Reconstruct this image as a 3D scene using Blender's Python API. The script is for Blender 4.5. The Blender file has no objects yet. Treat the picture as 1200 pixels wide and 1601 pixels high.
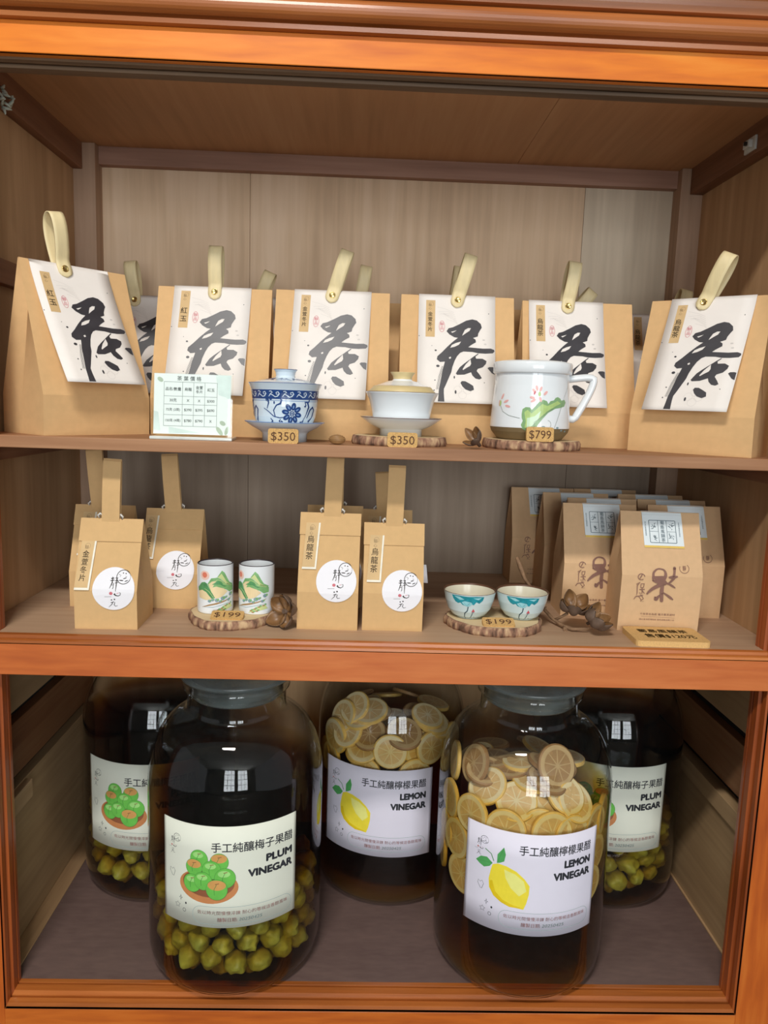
import bpy, bmesh, math, random
from mathutils import Vector, Matrix, geometry, noise
scene = bpy.context.scene
COL = scene.collection
PI = math.pi
random.seed(7)

# ---------------------------------------------------------------- camera, world, lights, exposure
cam = bpy.data.cameras.new('camera'); camo = bpy.data.objects.new('camera', cam); COL.objects.link(camo)
yaw, pitch, roll = -0.0308, -0.14364, 0.03361
fw = Vector((-math.sin(yaw)*math.cos(pitch), math.cos(yaw)*math.cos(pitch), math.sin(pitch)))
rt = Vector((math.cos(yaw), math.sin(yaw), 0)); up = rt.cross(fw)
r2 = rt*math.cos(roll)+up*math.sin(roll); u2 = -rt*math.sin(roll)+up*math.cos(roll)
M = Matrix.Identity(4)
for i in range(3):
    M[i][0], M[i][1], M[i][2] = r2[i], u2[i], -fw[i]
M[0][3], M[1][3], M[2][3] = 0.44640, -0.89769, 0.80065
camo.matrix_world = M
cam.sensor_fit = 'VERTICAL'; cam.sensor_height = 36; cam.lens = 1182.377/1601*36
cam.clip_start = 0.02
scene.camera = camo

scene.view_settings.view_transform = 'Standard'; scene.view_settings.look = 'None'
scene.view_settings.gamma = 1; scene.view_settings.use_curve_mapping = False
scene.view_settings.exposure = 0.0
scene.cycles.transparent_max_bounces = 40
scene.cycles.max_bounces = 10

WORLD_STRENGTH = 0.34; LAMP_W = 37; WINDOW_W = 205
w = bpy.data.worlds.new('world'); scene.world = w; w.use_nodes = True
w.node_tree.nodes['Background'].inputs[0].default_value = (0.93, 0.97, 1.0, 1)
w.node_tree.nodes['Background'].inputs[1].default_value = WORLD_STRENGTH
def area(name, loc, rot, sx, sy, watts, color):
    l = bpy.data.lights.new(name, 'AREA'); l.shape = 'RECTANGLE'; l.size = sx; l.size_y = sy; l.energy = watts; l.color = color
    o = bpy.data.objects.new(name, l); o.location = loc; o.rotation_euler = rot; COL.objects.link(o); return o
area('ceiling_lamp_light', (0.12, -1.30, 2.285), (0, 0, 0), 0.60, 0.15, LAMP_W, (1.0, 0.97, 0.92))
for wx in (-0.05, 1.75):
    area('window_daylight', (wx+0.35, -5.93, 1.02), (PI/2, 0, 0), 1.35, 2.5, WINDOW_W/2, (0.90, 0.96, 1.0))

# ---------------------------------------------------------------- helpers
def lin(c):
    return tuple((x/255/12.92 if x/255 <= .04045 else ((x/255+.055)/1.055)**2.4) for x in c)+(1,)
MATS = {}
def newmat(name):
    m = bpy.data.materials.new(name); m.use_nodes = True; nt = m.node_tree
    MATS[name] = m
    return m, nt, nt.nodes['Principled BSDF']
def mat(name, c, rough=.6, spec=.5, var=.08, scale=60, metal=0, bump=0, stretch=(1, 1, 1), coat=0, sub=0):
    """a principled material whose colour wanders a little with an object-space noise"""
    m, nt, b = newmat(name); N = nt.nodes; L = nt.links
    tc = N.new('ShaderNodeTexCoord'); mp = N.new('ShaderNodeMapping'); mp.inputs['Scale'].default_value = stretch
    nz = N.new('ShaderNodeTexNoise'); nz.inputs['Scale'].default_value = scale; nz.inputs['Detail'].default_value = 4
    L.new(tc.outputs['Object'], mp.inputs[0]); L.new(mp.outputs[0], nz.inputs['Vector'])
    cr = N.new('ShaderNodeValToRGB'); c0 = lin(c)
    cr.color_ramp.elements[0].position = .3; cr.color_ramp.elements[1].position = .7
    cr.color_ramp.elements[0].color = tuple(x*(1-var) for x in c0[:3])+(1,)
    cr.color_ramp.elements[1].color = tuple(min(1, x*(1+var)) for x in c0[:3])+(1,)
    L.new(nz.outputs['Fac'], cr.inputs[0]); L.new(cr.outputs[0], b.inputs['Base Color'])
    b.inputs['Roughness'].default_value = rough; b.inputs['Specular IOR Level'].default_value = spec
    b.inputs['Metallic'].default_value = metal
    if coat: b.inputs['Coat Weight'].default_value = coat; b.inputs['Coat Roughness'].default_value = .15
    if bump:
        bp = N.new('ShaderNodeBump'); bp.inputs['Strength'].default_value = bump; bp.inputs['Distance'].default_value = .002
        L.new(nz.outputs['Fac'], bp.inputs['Height']); L.new(bp.outputs[0], b.inputs['Normal'])
    return m
def wood(name, cols, axis, rough=.5, spec=.4, coat=0, fine=90, broad=5, coatr=.2, stains=0, gs=.05, st0=.55):
    """grain: noise drawn out along one axis, two scales mixed"""
    m, nt, b = newmat(name); N = nt.nodes; L = nt.links
    tc = N.new('ShaderNodeTexCoord')
    st = {'X': (gs, 1, 1), 'Y': (1, gs, 1), 'Z': (1, 1, gs)}[axis]
    def nz(scale, detail, dist, s):
        mp = N.new('ShaderNodeMapping'); mp.inputs['Scale'].default_value = s; L.new(tc.outputs['Object'], mp.inputs[0])
        n = N.new('ShaderNodeTexNoise'); n.inputs['Scale'].default_value = scale; n.inputs['Detail'].default_value = detail
        n.inputs['Distortion'].default_value = dist; L.new(mp.outputs[0], n.inputs['Vector']); return n
    a = nz(fine, 5, .3, st); c = nz(broad, 3, .8, tuple(max(.25, x) for x in st))
    mx = N.new('ShaderNodeMix'); mx.data_type = 'FLOAT'; mx.inputs[0].default_value = .55
    L.new(a.outputs['Fac'], mx.inputs[2]); L.new(c.outputs['Fac'], mx.inputs[3])
    cr = N.new('ShaderNodeValToRGB'); e = cr.color_ramp.elements
    e[0].position = .36; e[0].color = lin(cols[0]); e[1].position = .64; e[1].color = lin(cols[2])
    k = e.new(.5); k.color = lin(cols[1])
    L.new(mx.outputs[0], cr.inputs[0])
    out = cr.outputs[0]
    if stains:
        s = nz(9, 4, .2, (1, 1, 1)); r = N.new('ShaderNodeValToRGB'); r.color_ramp.elements[0].position = st0; r.color_ramp.elements[1].position = st0+.17
        r.color_ramp.elements[0].color = (0, 0, 0, 1); r.color_ramp.elements[1].color = (stains,)*3+(1,)
        m2 = N.new('ShaderNodeMix'); m2.data_type = 'RGBA'; L.new(r.outputs[0], m2.inputs[0]); L.new(out, m2.inputs[6]); m2.inputs[7].default_value = lin(cols[3]); out = m2.outputs[2]
    L.new(out, b.inputs['Base Color'])
    b.inputs['Roughness'].default_value = rough; b.inputs['Specular IOR Level'].default_value = spec
    if coat: b.inputs['Coat Weight'].default_value = coat; b.inputs['Coat Roughness'].default_value = coatr
    bp = N.new('ShaderNodeBump'); bp.inputs['Strength'].default_value = .12; bp.inputs['Distance'].default_value = .001
    L.new(a.outputs['Fac'], bp.inputs['Height']); L.new(bp.outputs[0], b.inputs['Normal'])
    return m
def thin_glass(name, tint=(1, 1, 1), f0=.04, rough=.0, haze=0, grazing=1, hazecol=(200, 210, 208), edge=None, hs=30):
    m, nt, b = newmat(name); N = nt.nodes; L = nt.links; N.remove(b)
    out = N['Material Output']
    lw = N.new('ShaderNodeLayerWeight'); lw.inputs[0].default_value = .5
    pw = N.new('ShaderNodeMath'); pw.operation = 'POWER'; pw.inputs[1].default_value = 5; L.new(lw.outputs['Facing'], pw.inputs[0])
    ml = N.new('ShaderNodeMath'); ml.operation = 'MULTIPLY_ADD'; ml.inputs[1].default_value = (1-f0)*grazing; ml.inputs[2].default_value = f0; L.new(pw.outputs[0], ml.inputs[0])
    tr = N.new('ShaderNodeBsdfTransparent'); tr.inputs[0].default_value = tuple(tint)+(1,)
    gl = N.new('ShaderNodeBsdfGlossy'); gl.inputs['Roughness'].default_value = rough; gl.inputs[0].default_value = (1, 1, 1, 1)
    base = tr.outputs[0]
    if edge:
        pe = N.new('ShaderNodeMath'); pe.operation = 'POWER'; pe.inputs[1].default_value = 6; L.new(lw.outputs['Facing'], pe.inputs[0])
        mc = N.new('ShaderNodeMix'); mc.data_type = 'RGBA'; L.new(pe.outputs[0], mc.inputs[0]); mc.inputs[6].default_value = tuple(tint)+(1,); mc.inputs[7].default_value = tuple(edge)+(1,); L.new(mc.outputs[2], tr.inputs[0])
    if haze:
        nz = N.new('ShaderNodeTexNoise'); nz.inputs['Scale'].default_value = hs
        df = N.new('ShaderNodeBsdfDiffuse'); df.inputs[0].default_value = lin(hazecol)
        mm = N.new('ShaderNodeMath'); mm.operation = 'MULTIPLY'; mm.inputs[1].default_value = haze*2; L.new(nz.outputs['Fac'], mm.inputs[0])
        h = N.new('ShaderNodeMixShader'); L.new(mm.outputs[0], h.inputs[0]); L.new(base, h.inputs[1]); L.new(df.outputs[0], h.inputs[2]); base = h.outputs[0]
    mx = N.new('ShaderNodeMixShader'); L.new(ml.outputs[0], mx.inputs[0]); L.new(base, mx.inputs[1]); L.new(gl.outputs[0], mx.inputs[2])
    L.new(mx.outputs[0], out.inputs['Surface'])
    return m
def liquid(name, sigma):
    """clear surface around a volume that absorbs; sigma per metre"""
    m = thin_glass(name, f0=.002, grazing=.15); nt = m.node_tree; N = nt.nodes
    va = N.new('ShaderNodeVolumeAbsorption'); k = max(sigma)*1.02
    va.inputs['Density'].default_value = k; va.inputs['Color'].default_value = tuple(1-s/k for s in sigma)+(1,)
    nt.links.new(va.outputs[0], N['Material Output'].inputs['Volume'])
    return m

class MB:
    """collects geometry with per-face material slots and links it as one mesh object"""
    def __init__(s): s.v = []; s.f = []; s.mi = []; s.sm = []
    def add(s, verts, faces, m=0, smooth=False):
        o = len(s.v); s.v += [tuple(v) for v in verts]
        for f in faces: s.f.append([i+o for i in f]); s.mi.append(m); s.sm.append(smooth)
    def box(s, x0, x1, y0, y1, z0, z1, m=0):
        s.add([(x, y, z) for x in (x0, x1) for y in (y0, y1) for z in (z0, z1)],
              [(0, 1, 3, 2), (4, 6, 7, 5), (0, 4, 5, 1), (2, 3, 7, 6), (0, 2, 6, 4), (1, 5, 7, 3)], m)
    def grid(s, f, nu, nv, m=0, smooth=True, closed_u=False, closed_v=False):
        P = [f(i/nu, j/nv) for j in range(nv+(not closed_v)) for i in range(nu+(not closed_u))]
        W = nu+(not closed_u); H = nv+(not closed_v)
        F = [(j*W+i, j*W+(i+1) % W, ((j+1) % H)*W+(i+1) % W, ((j+1) % H)*W+i) for j in range(nv) for i in range(nu)]
        s.add(P, F, m, smooth)
    def slab(s, f, U, V, nu, nv, th, m=0, smooth=True):
        """closed sheet of thickness th: f(u, v, h) -> point"""
        W = nu+1; n = W*(nv+1)
        P = [f(U*i/nu, V*j/nv, h) for h in (th, 0) for j in range(nv+1) for i in range(nu+1)]
        F = []
        for j in range(nv):
            for i in range(nu):
                a = j*W+i; F.append((a, a+W, a+W+1, a+1)); F.append((n+a, n+a+1, n+a+W+1, n+a+W))
        for i in range(nu): F.append((i, i+1, n+i+1, n+i)); a = nv*W+i; F.append((a, n+a, n+a+1, a+1))
        for j in range(nv): a = j*W; F.append((a, n+a, n+a+W, a+W)); a += nu; F.append((a, a+W, n+a+W, n+a))
        s.add(P, F, m, smooth)
    def lathe(s, prof, n=48, c=(0, 0), m=0, smooth=True, mats=None, cap=True):
        P = []; k = len(prof)
        for r, z in prof:
            for i in range(n):
                a = 2*PI*i/n; P.append((c[0]+r*math.cos(a), c[1]+r*math.sin(a), z))
        for j in range(k-1):
            s_m = mats[j] if mats else m
            o = j*n
            s.add(P[o:o+2*n], [(i, (i+1) % n, n+(i+1) % n, n+i) for i in range(n)], s_m, smooth)
        if cap:
            for j, rev in ((0, True), (k-1, False)):
                if prof[j][0] > 1e-6: s.add(P[j*n:(j+1)*n], [list(range(n))[::-1] if rev else list(range(n))], mats[min(j, k-2)] if mats else m, False)
    def tube(s, pts, rad, n=8, m=0):
        pts = [Vector(p) for p in pts]; rad = rad if isinstance(rad, (list, tuple)) else [rad]*len(pts)
        P = []; ref = Vector((0, 0, 1))
        for i, p in enumerate(pts):
            d = (pts[min(i+1, len(pts)-1)]-pts[max(i-1, 0)]).normalized()
            a = d.cross(ref); a = d.cross(Vector((1, 0, 0))) if a.length < .1 else a
            a.normalize(); b = d.cross(a)
            P += [p+rad[i]*(math.cos(2*PI*k/n)*a+math.sin(2*PI*k/n)*b) for k in range(n)]
        F = [(j*n+k, j*n+(k+1) % n, (j+1)*n+(k+1) % n, (j+1)*n+k) for j in range(len(pts)-1) for k in range(n)]
        s.add(P, F, m, True); s.add(P[:n], [list(range(n))[::-1]], m); s.add(P[-n:], [list(range(n))], m)
    def build(s, name, mats, parent=None, bev=0, weld=True, loc=None, label=None):
        me = bpy.data.meshes.new(name); me.from_pydata(s.v, [], s.f)
        for m in (mats if isinstance(mats, (list, tuple)) else [mats]): me.materials.append(MATS[m])
        me.polygons.foreach_set('material_index', s.mi); me.polygons.foreach_set('use_smooth', s.sm)
        if weld:
            bm = bmesh.new(); bm.from_mesh(me); bmesh.ops.remove_doubles(bm, verts=bm.verts, dist=1e-6)
            bmesh.ops.recalc_face_normals(bm, faces=bm.faces); bm.to_mesh(me); bm.free()
        me.update()
        o = bpy.data.objects.new(name, me); COL.objects.link(o)
        if parent: o.parent = parent
        if loc: o.location = loc
        if label: o['label'] = label
        if bev:
            bv = o.modifiers.new('bevel', 'BEVEL'); bv.width = bev; bv.segments = 2; bv.limit_method = 'ANGLE'
        return o
def thing(name, label, cat, loc=(0, 0, 0), rz=0, group=None):
    o = bpy.data.objects.new(name, None); o.empty_display_size = .02; COL.objects.link(o)
    o.location = loc; o.rotation_euler = (0, 0, rz); return tag(o, label, cat, group)
def tag(o, label, cat, group=None):
    o['label'] = label; o['category'] = cat
    if group: o['group'] = group
    return o
def struct(o): o['kind'] = 'structure'; return o
def boxobj(name, b, m, parent=None, bev=0, label=None):
    mb = MB(); mb.box(*b); return mb.build(name, m, parent, bev, label=label)

# ---- flat printing: shapes on a (u, v) sheet in metres, v downwards, then laid onto a surface
TXT = {}
def textgeo(body, bold):
    if (body, bold) not in TXT:
        cu = bpy.data.curves.new('t', 'FONT'); cu.body = body; cu.size = 1; cu.offset = bold; cu.resolution_u = 3
        ob = bpy.data.objects.new('t', cu); COL.objects.link(ob)
        dg = bpy.context.evaluated_depsgraph_get(); me = bpy.data.meshes.new_from_object(ob.evaluated_get(dg))
        V = [(v.co.x, v.co.y) for v in me.vertices]; F = [tuple(p.vertices) for p in me.polygons]
        bpy.data.objects.remove(ob); bpy.data.curves.remove(cu); bpy.data.meshes.remove(me)
        TXT[(body, bold)] = (V, F)
    return TXT[(body, bold)]
class Canvas:
    def __init__(s): s.items = []
    def raw(s, V, F, m, z=1): s.items.append((V, F, m, z)); return s
    def poly(s, pts, m, z=1, holes=()):
        loops = [[Vector((x, y, 0)) for x, y in l] for l in [pts]+list(holes)]
        F = geometry.tessellate_polygon(loops); return s.raw([tuple(p[:2]) for l in loops for p in l], [tuple(f) for f in F], m, z)
    def rect(s, x0, y0, x1, y1, m, z=1): return s.raw([(x0, y0), (x1, y0), (x1, y1), (x0, y1)], [(0, 1, 2, 3)], m, z)
    def ell(s, cx, cy, rx, ry, m, z=1, rot=0, n=26, a0=0, a1=2*PI):
        c, q = math.cos(rot), math.sin(rot)
        V = [(cx+rx*math.cos(t)*c-ry*math.sin(t)*q, cy+rx*math.cos(t)*q+ry*math.sin(t)*c) for t in [a0+(a1-a0)*i/n for i in range(n+(a1-a0 < 6.28))]]
        return s.raw(V, [tuple(range(len(V)))], m, z)
    def stroke(s, pts, w, m, z=1, closed=False):
        p = [Vector(q) for q in pts]; n = len(p); w = w if isinstance(w, (list, tuple)) else [w]*n; V = []
        for i in range(n):
            a = p[(i-1) % n] if closed or i else p[i]; b = p[(i+1) % n] if closed or i < n-1 else p[i]
            d = (b-a); d = d.normalized() if d.length > 1e-9 else Vector((1, 0)); nn = Vector((-d.y, d.x))*w[i]/2
            V += [tuple(p[i]+nn), tuple(p[i]-nn)]
        F = [(2*i, 2*((i+1) % n), 2*((i+1) % n)+1, 2*i+1) for i in range(n if closed else n-1)]
        return s.raw(V, F, m, z)
    def ring(s, cx, cy, rx, ry, w, m, z=1, a0=0, a1=2*PI, n=28):
        full = a1-a0 > 6.28
        return s.stroke([(cx+rx*math.cos(a0+(a1-a0)*i/n), cy+ry*math.sin(a0+(a1-a0)*i/n)) for i in range(n+(not full))], w, m, z, closed=full)
    def rrect(s, x0, y0, x1, y1, r, w, m, z=1):
        pts = []
        for cx, cy, a in ((x1-r, y0+r, -PI/2), (x1-r, y1-r, 0), (x0+r, y1-r, PI/2), (x0+r, y0+r, PI)):
            pts += [(cx+r*math.cos(a+PI/2*i/5), cy+r*math.sin(a+PI/2*i/5)) for i in range(6)]
        return s.stroke(pts, w, m, z, closed=True)
    def text(s, body, x, y, h, m, z=1, bold=0, al='c', rot=0, sx=1, width=None, slant=0):
        """y is the middle of the line; h the character body height; width stretches the line to fit"""
        if bold:
            e = abs(bold)*h; b_ = {k: v for k, v in dict(z=z, al=al, rot=rot, sx=sx, width=width, slant=slant).items()}
            for dx, dy in ((-e, 0), (e, 0), (0, -e), (0, e), (-.7*e, -.7*e), (.7*e, .7*e), (.7*e, -.7*e), (-.7*e, .7*e)): s.text(body, x+dx, y+dy, h, m, **b_)
            return s
        V, F = textgeo(body, 0)
        if not V: return s
        x0 = min(v[0] for v in V); x1 = max(v[0] for v in V)
        k = h*sx if width is None else width/(x1-x0)
        off = {'l': x0, 'c': (x0+x1)/2, 'r': x1}[al]; c, q = math.cos(rot), math.sin(rot)
        W = []
        for vx, vy in V:
            a = (vx-off)*k+slant*(vy-.36)*h; b = -(vy-.36)*h; W.append((x+a*c-b*q, y+a*q+b*c))
        return s.raw(W, F, m, z)
    def vtext(s, body, x, y, h, m, z=1, pitch=1.1, bold=0, jit=0, sx=1):
        for i, ch in enumerate(body): s.text(ch, x+jit*math.sin(i*2.3), y+i*h*pitch, h, m, z, bold, sx=sx)
        return s
    def merge(s, o, dx=0, dy=0, k=1, mm=None, rot=0):
        c, q = math.cos(rot)*k, math.sin(rot)*k
        for V, F, m, z in o.items: s.raw([(dx+x*c-y*q, dy+x*q+y*c) for x, y in V], F, mm[m] if mm else m, z)
        return s
    def emit(s, mb, f, du=0, dv=0, lift=.00018):
        bm = bmesh.new()
        for V, F, m, z in s.items:
            vs = [bm.verts.new((x, y, z*lift)) for x, y in V]
            for fc in F:
                try: bm.faces.new([vs[i] for i in fc]).material_index = m
                except ValueError: pass
        for step, ax in ((du, 0), (dv, 1)):
            if not step or not bm.verts: continue
            lo = min(v.co[ax] for v in bm.verts); hi = max(v.co[ax] for v in bm.verts)
            for k in range(math.ceil(lo/step), math.floor(hi/step)+1):
                no = Vector((1, 0, 0)) if ax == 0 else Vector((0, 1, 0))
                bmesh.ops.bisect_plane(bm, geom=bm.verts[:]+bm.edges[:]+bm.faces[:], dist=1e-7, plane_co=no*(k*step), plane_no=no)
        bm.verts.index_update(); o = len(mb.v)
        mb.v += [tuple(f(v.co.x, v.co.y, v.co.z)) for v in bm.verts]
        for fc in bm.faces: mb.f.append([v.index+o for v in fc.verts]); mb.mi.append(fc.material_index); mb.sm.append(False)
        bm.free()

# ---------------------------------------------------------------- materials
VAR = dict(coat=.3, coatr=.22)
wood('varnish_top', [(206, 104, 30), (228, 126, 34), (236, 144, 50), (238, 152, 84)], 'X', .45, .3, coat=.12, coatr=.25, broad=5, gs=.12, stains=.5, st0=.5)
wood('varnish_bar', [(172, 80, 28), (198, 102, 40), (212, 120, 56), (206, 124, 88)], 'X', .42, .4, **VAR, broad=6, gs=.12, stains=.6, st0=.46)
wood('varnish_base', [(176, 84, 30), (204, 106, 36), (216, 122, 48), (200, 112, 70)], 'X', .42, .4, **VAR, broad=6, gs=.12, stains=.5, st0=.5)
wood('varnish_post', [(172, 78, 26), (198, 98, 32), (214, 118, 44), (204, 116, 74)], 'Z', .42, .4, **VAR, broad=6, gs=.12, stains=.5, st0=.5)
wood('varnish_moulding', [(146, 78, 32), (180, 100, 42), (204, 122, 58)], 'X', .38, .4, **VAR)
wood('varnish_jamb', [(122, 56, 22), (158, 76, 30), (180, 94, 42)], 'Z', .38, .4, **VAR)
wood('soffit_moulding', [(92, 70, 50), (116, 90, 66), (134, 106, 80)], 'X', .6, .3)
wood('crown_wood', [(150, 84, 38), (176, 104, 52), (190, 120, 74)], 'X', .36, .4, **VAR)
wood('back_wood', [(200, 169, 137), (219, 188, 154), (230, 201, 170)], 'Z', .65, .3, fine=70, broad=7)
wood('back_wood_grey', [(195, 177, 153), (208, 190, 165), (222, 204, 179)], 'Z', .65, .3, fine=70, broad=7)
wood('back_wood_shaded', [(142, 124, 106), (156, 137, 118), (167, 148, 129)], 'Z', .65, .3, fine=70, broad=7)  # darker back wood, with the upper shelf's shade put into the colour
wood('side_wood', [(173, 137, 97), (191, 153, 112), (206, 167, 126)], 'Z', .65, .3, fine=50, broad=6)
wood('dark_wood', [(120, 82, 57), (140, 97, 70), (157, 115, 85)], 'Y', .6, .3)
wood('rail_wood', [(143, 107, 89), (164, 125, 105), (180, 141, 120)], 'X', .6, .3)
wood('post_wood', [(163, 132, 108), (180, 148, 122), (192, 160, 134)], 'Z', .6, .3)
wood('ceiling_wood', [(184, 139, 98), (196, 148, 106), (203, 157, 115)], 'Y', .65, .3, broad=4)
wood('shelf_wood', [(134, 92, 62), (158, 112, 78), (176, 130, 94)], 'X', .55, .35)
wood('shelf_floor', [(174, 140, 112), (186, 153, 123), (194, 162, 132), (105, 81, 63)], 'X', .6, .35, stains=.35, broad=6)
wood('lower_side_wood', [(167, 136, 99), (181, 149, 110), (192, 160, 120)], 'Y', .6, .3)
wood('lower_batten_wood', [(119, 75, 48), (138, 94, 62), (151, 110, 75)], 'Y', .6, .3)
wood('ledge_wood', [(168, 132, 96), (188, 152, 112), (200, 166, 126)], 'Y', .6, .3)
wood('floor_board', [(106, 84, 79), (114, 92, 86), (122, 98, 91), (146, 106, 66)], 'X', .55, .35, stains=.75, fine=140, broad=12, gs=.3, st0=.5)
mat('gap_dark', (26, 20, 16), .9)
mat('white_plastic', (206, 210, 204), .5); mat('fluff_white', (190, 196, 180), .9); mat('metal_dark', (60, 58, 54), .4, metal=.8)
mat('kraft', (220, 178, 126), .75, .25, .035, 90, bump=.12)
mat('kraft_light', (216, 178, 136), .75, .25, .03, 120, bump=.1)
mat('kraft_tan', (213, 174, 122), .75, .25, .03, 110, bump=.1)
mat('kraft_line', (150, 112, 72), .8)
mat('card_paper', (240, 232, 224), .7, .3, .02, 40)
mat('ink_black', (62, 60, 64), .38, .5, .15, 40); mat('ink_grey', (206, 198, 192), .7); mat('ink_red', (214, 120, 130), .7)
mat('strip_gold', (214, 180, 130), .6, .3, .05); mat('ink_dark', (50, 42, 38), .6); mat('ink_faint', (150, 122, 84), .6)
mat('strap_leather', (233, 214, 166), .5, .4, .06, 160, stretch=(1, 1, .2)); mat('rivet_brass', (214, 186, 120), .25, metal=.9, var=.02)
mat('sticker_white', (240, 238, 242), .6, .3, .01); mat('strip_white', (240, 234, 216), .6); mat('seal_red', (206, 110, 120), .6)
mat('string_white', (228, 224, 214), .8)
mat('brown_print', (136, 98, 84), .7); mat('tea_label', (226, 234, 236), .55, .3, .01); mat('tea_blue', (44, 74, 88), .6); mat('tea_gold', (226, 190, 92), .5)
mat('porcelain', (236, 240, 242), .12, .5, .01, coat=.3); mat('porcelain_pale', (214, 228, 238), .12, .5, .015, coat=.3)
mat('celadon', (206, 224, 226), .15, .5, .03, 25, coat=.3); mat('cream_glaze', (232, 226, 204), .2, .5, .03, 25)
mat('cobalt', (34, 66, 124), .2, .5, .2, 150); mat('cobalt_pale', (120, 150, 196), .2); mat('tan_glaze', (214, 192, 140), .4, .4, .06)
mat('rim_brown', (104, 72, 54), .3); mat('clay_brown', (128, 108, 76), .6, .3, .08); mat('rim_black', (60, 52, 56), .3)
mat('leaf_green', (178, 206, 128), .25, .5, .1, 120); mat('leaf_dark', (136, 174, 122), .25, .5, .1, 120); mat('leaf_mint', (204, 232, 198), .25); mat('lotus_pink', (236, 178, 172), .25); mat('lotus_red', (206, 84, 96), .25)
mat('stem_grey', (110, 120, 106), .3); mat('sun_red', (230, 130, 104), .25); mat('sun_glow', (244, 206, 190), .25)
mat('hill_green', (130, 182, 118), .25, .5, .16, 160); mat('hill_dark', (88, 150, 96), .25, .5, .2, 160); mat('hill_lime', (206, 216, 150), .25); mat('hill_sand', (236, 214, 168), .25); mat('shore_brown', (168, 132, 84), .3); mat('tree_blue', (134, 160, 166), .3)
mat('teal', (30, 142, 156), .2, .5, .25, 200); mat('teal_pale', (150, 208, 216), .2, .5, .1, 200)
mat('cork', (206, 164, 104), .8, .2, .22, 700); mat('burn', (92, 58, 34), .8)
mat('cork_board', (222, 180, 118), .8, .2, .10, 500); mat('print_brown', (128, 92, 52), .8)
mat('acrylic_edge', (214, 220, 216), .1, coat=.5)
mat('sign_paper', (240, 246, 242), .5, .3, .01); mat('sign_mint', (220, 234, 228), .5); mat('sign_line', (150, 158, 156), .6); mat('sign_text', (132, 138, 136), .6); mat('sign_leaf', (180, 194, 172), .6)
mat('pod_brown', (102, 82, 68), .55, .35, .2, 120, bump=.3); mat('pod_inside', (138, 100, 62), .4, .5, .25, 90); mat('twig_brown', (136, 106, 80), .7, .2, .25, 150, bump=.4)
mat('plum_label', (231, 233, 217), .55, .3, .008); mat('lemon_label', (232, 227, 240), .55, .3, .008)
mat('ink_label', (50, 52, 58), .6); mat('ink_pink', (206, 138, 132), .6); mat('ink_pill', (160, 180, 178), .6)
mat('fruit_green', (112, 196, 84), .5, .3, .08, 80); mat('fruit_dark', (66, 140, 64), .5); mat('fruit_blush', (216, 160, 92), .5); mat('dish_orange', (206, 136, 84), .5); mat('dish_shade', (150, 92, 62), .5); mat('fruit_light', (164, 224, 130), .5)
mat('lemon_yellow', (247, 226, 66), .5, .3, .05, 60); mat('lemon_pale', (243, 240, 140), .5, .3, .05, 60); mat('lemon_gold', (238, 206, 30), .5); mat('lemon_leaf', (88, 170, 96), .5, .3, .1, 90)
mat('lemon_rind', (218, 178, 96), .45, .4, .12, 90); mat('lemon_pith', (222, 202, 156), .55, .3, .06, 90); mat('lemon_flesh', (208, 172, 116), .35, .5, .10, 150); mat('lemon_pith_dull', (188, 158, 112), .55, .3, .08, 90); mat('lemon_flesh_dull', (160, 124, 80), .4, .4, .1, 150); mat('lemon_brown', (150, 112, 70), .5, .3, .15, 90)
mat('plum_flesh', (158, 160, 68), .4, .4, .28, 70, bump=.8)
mat('slice_top', (222, 196, 154), .7, .25, .05, 40)
mat('room_wall', (150, 146, 140), .9, var=.02, scale=3); mat('room_ceiling', (220, 218, 210), .9, var=.02, scale=3); mat('frame_dark', (70, 66, 62), .5); mat('lamp_white', (230, 230, 226), .5)
mat('room_floor', (84, 76, 68), .9, .05, .08, 4)
def bark():
    m, nt, b = newmat('bark'); N = nt.nodes; L = nt.links
    tc = N.new('ShaderNodeTexCoord'); mp = N.new('ShaderNodeMapping'); mp.inputs['Scale'].default_value = (1, 1, .35)
    nz = N.new('ShaderNodeTexNoise'); nz.inputs['Scale'].default_value = 130; nz.inputs['Detail'].default_value = 4
    cr = N.new('ShaderNodeValToRGB'); e = cr.color_ramp.elements
    e[0].position = .36; e[0].color = lin((96, 70, 54)); e[1].position = .66; e[1].color = lin((204, 172, 132)); k = e.new(.5); k.color = lin((156, 116, 92))
    L.new(tc.outputs['Object'], mp.inputs[0]); L.new(mp.outputs[0], nz.inputs['Vector']); L.new(nz.outputs['Fac'], cr.inputs[0]); L.new(cr.outputs[0], b.inputs['Base Color']); b.inputs['Roughness'].default_value = .85
bark()
GL = thin_glass('jar_glass', (.985, .992, .988), .045, haze=.006, edge=(.10, .12, .11))
thin_glass('jar_glass_inner', (.985, .992, .988), .006, grazing=.4, edge=(.10, .12, .11)); thin_glass('frosted_glass', (.90, .93, .92), .04, .3, haze=.4, hazecol=(136, 148, 148), hs=3); thin_glass('acrylic', (.99, 1, .995), .022, .02)
liquid('plum_vinegar', (15, 26, 58)); liquid('lemon_vinegar', (6, 13, 42))

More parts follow.
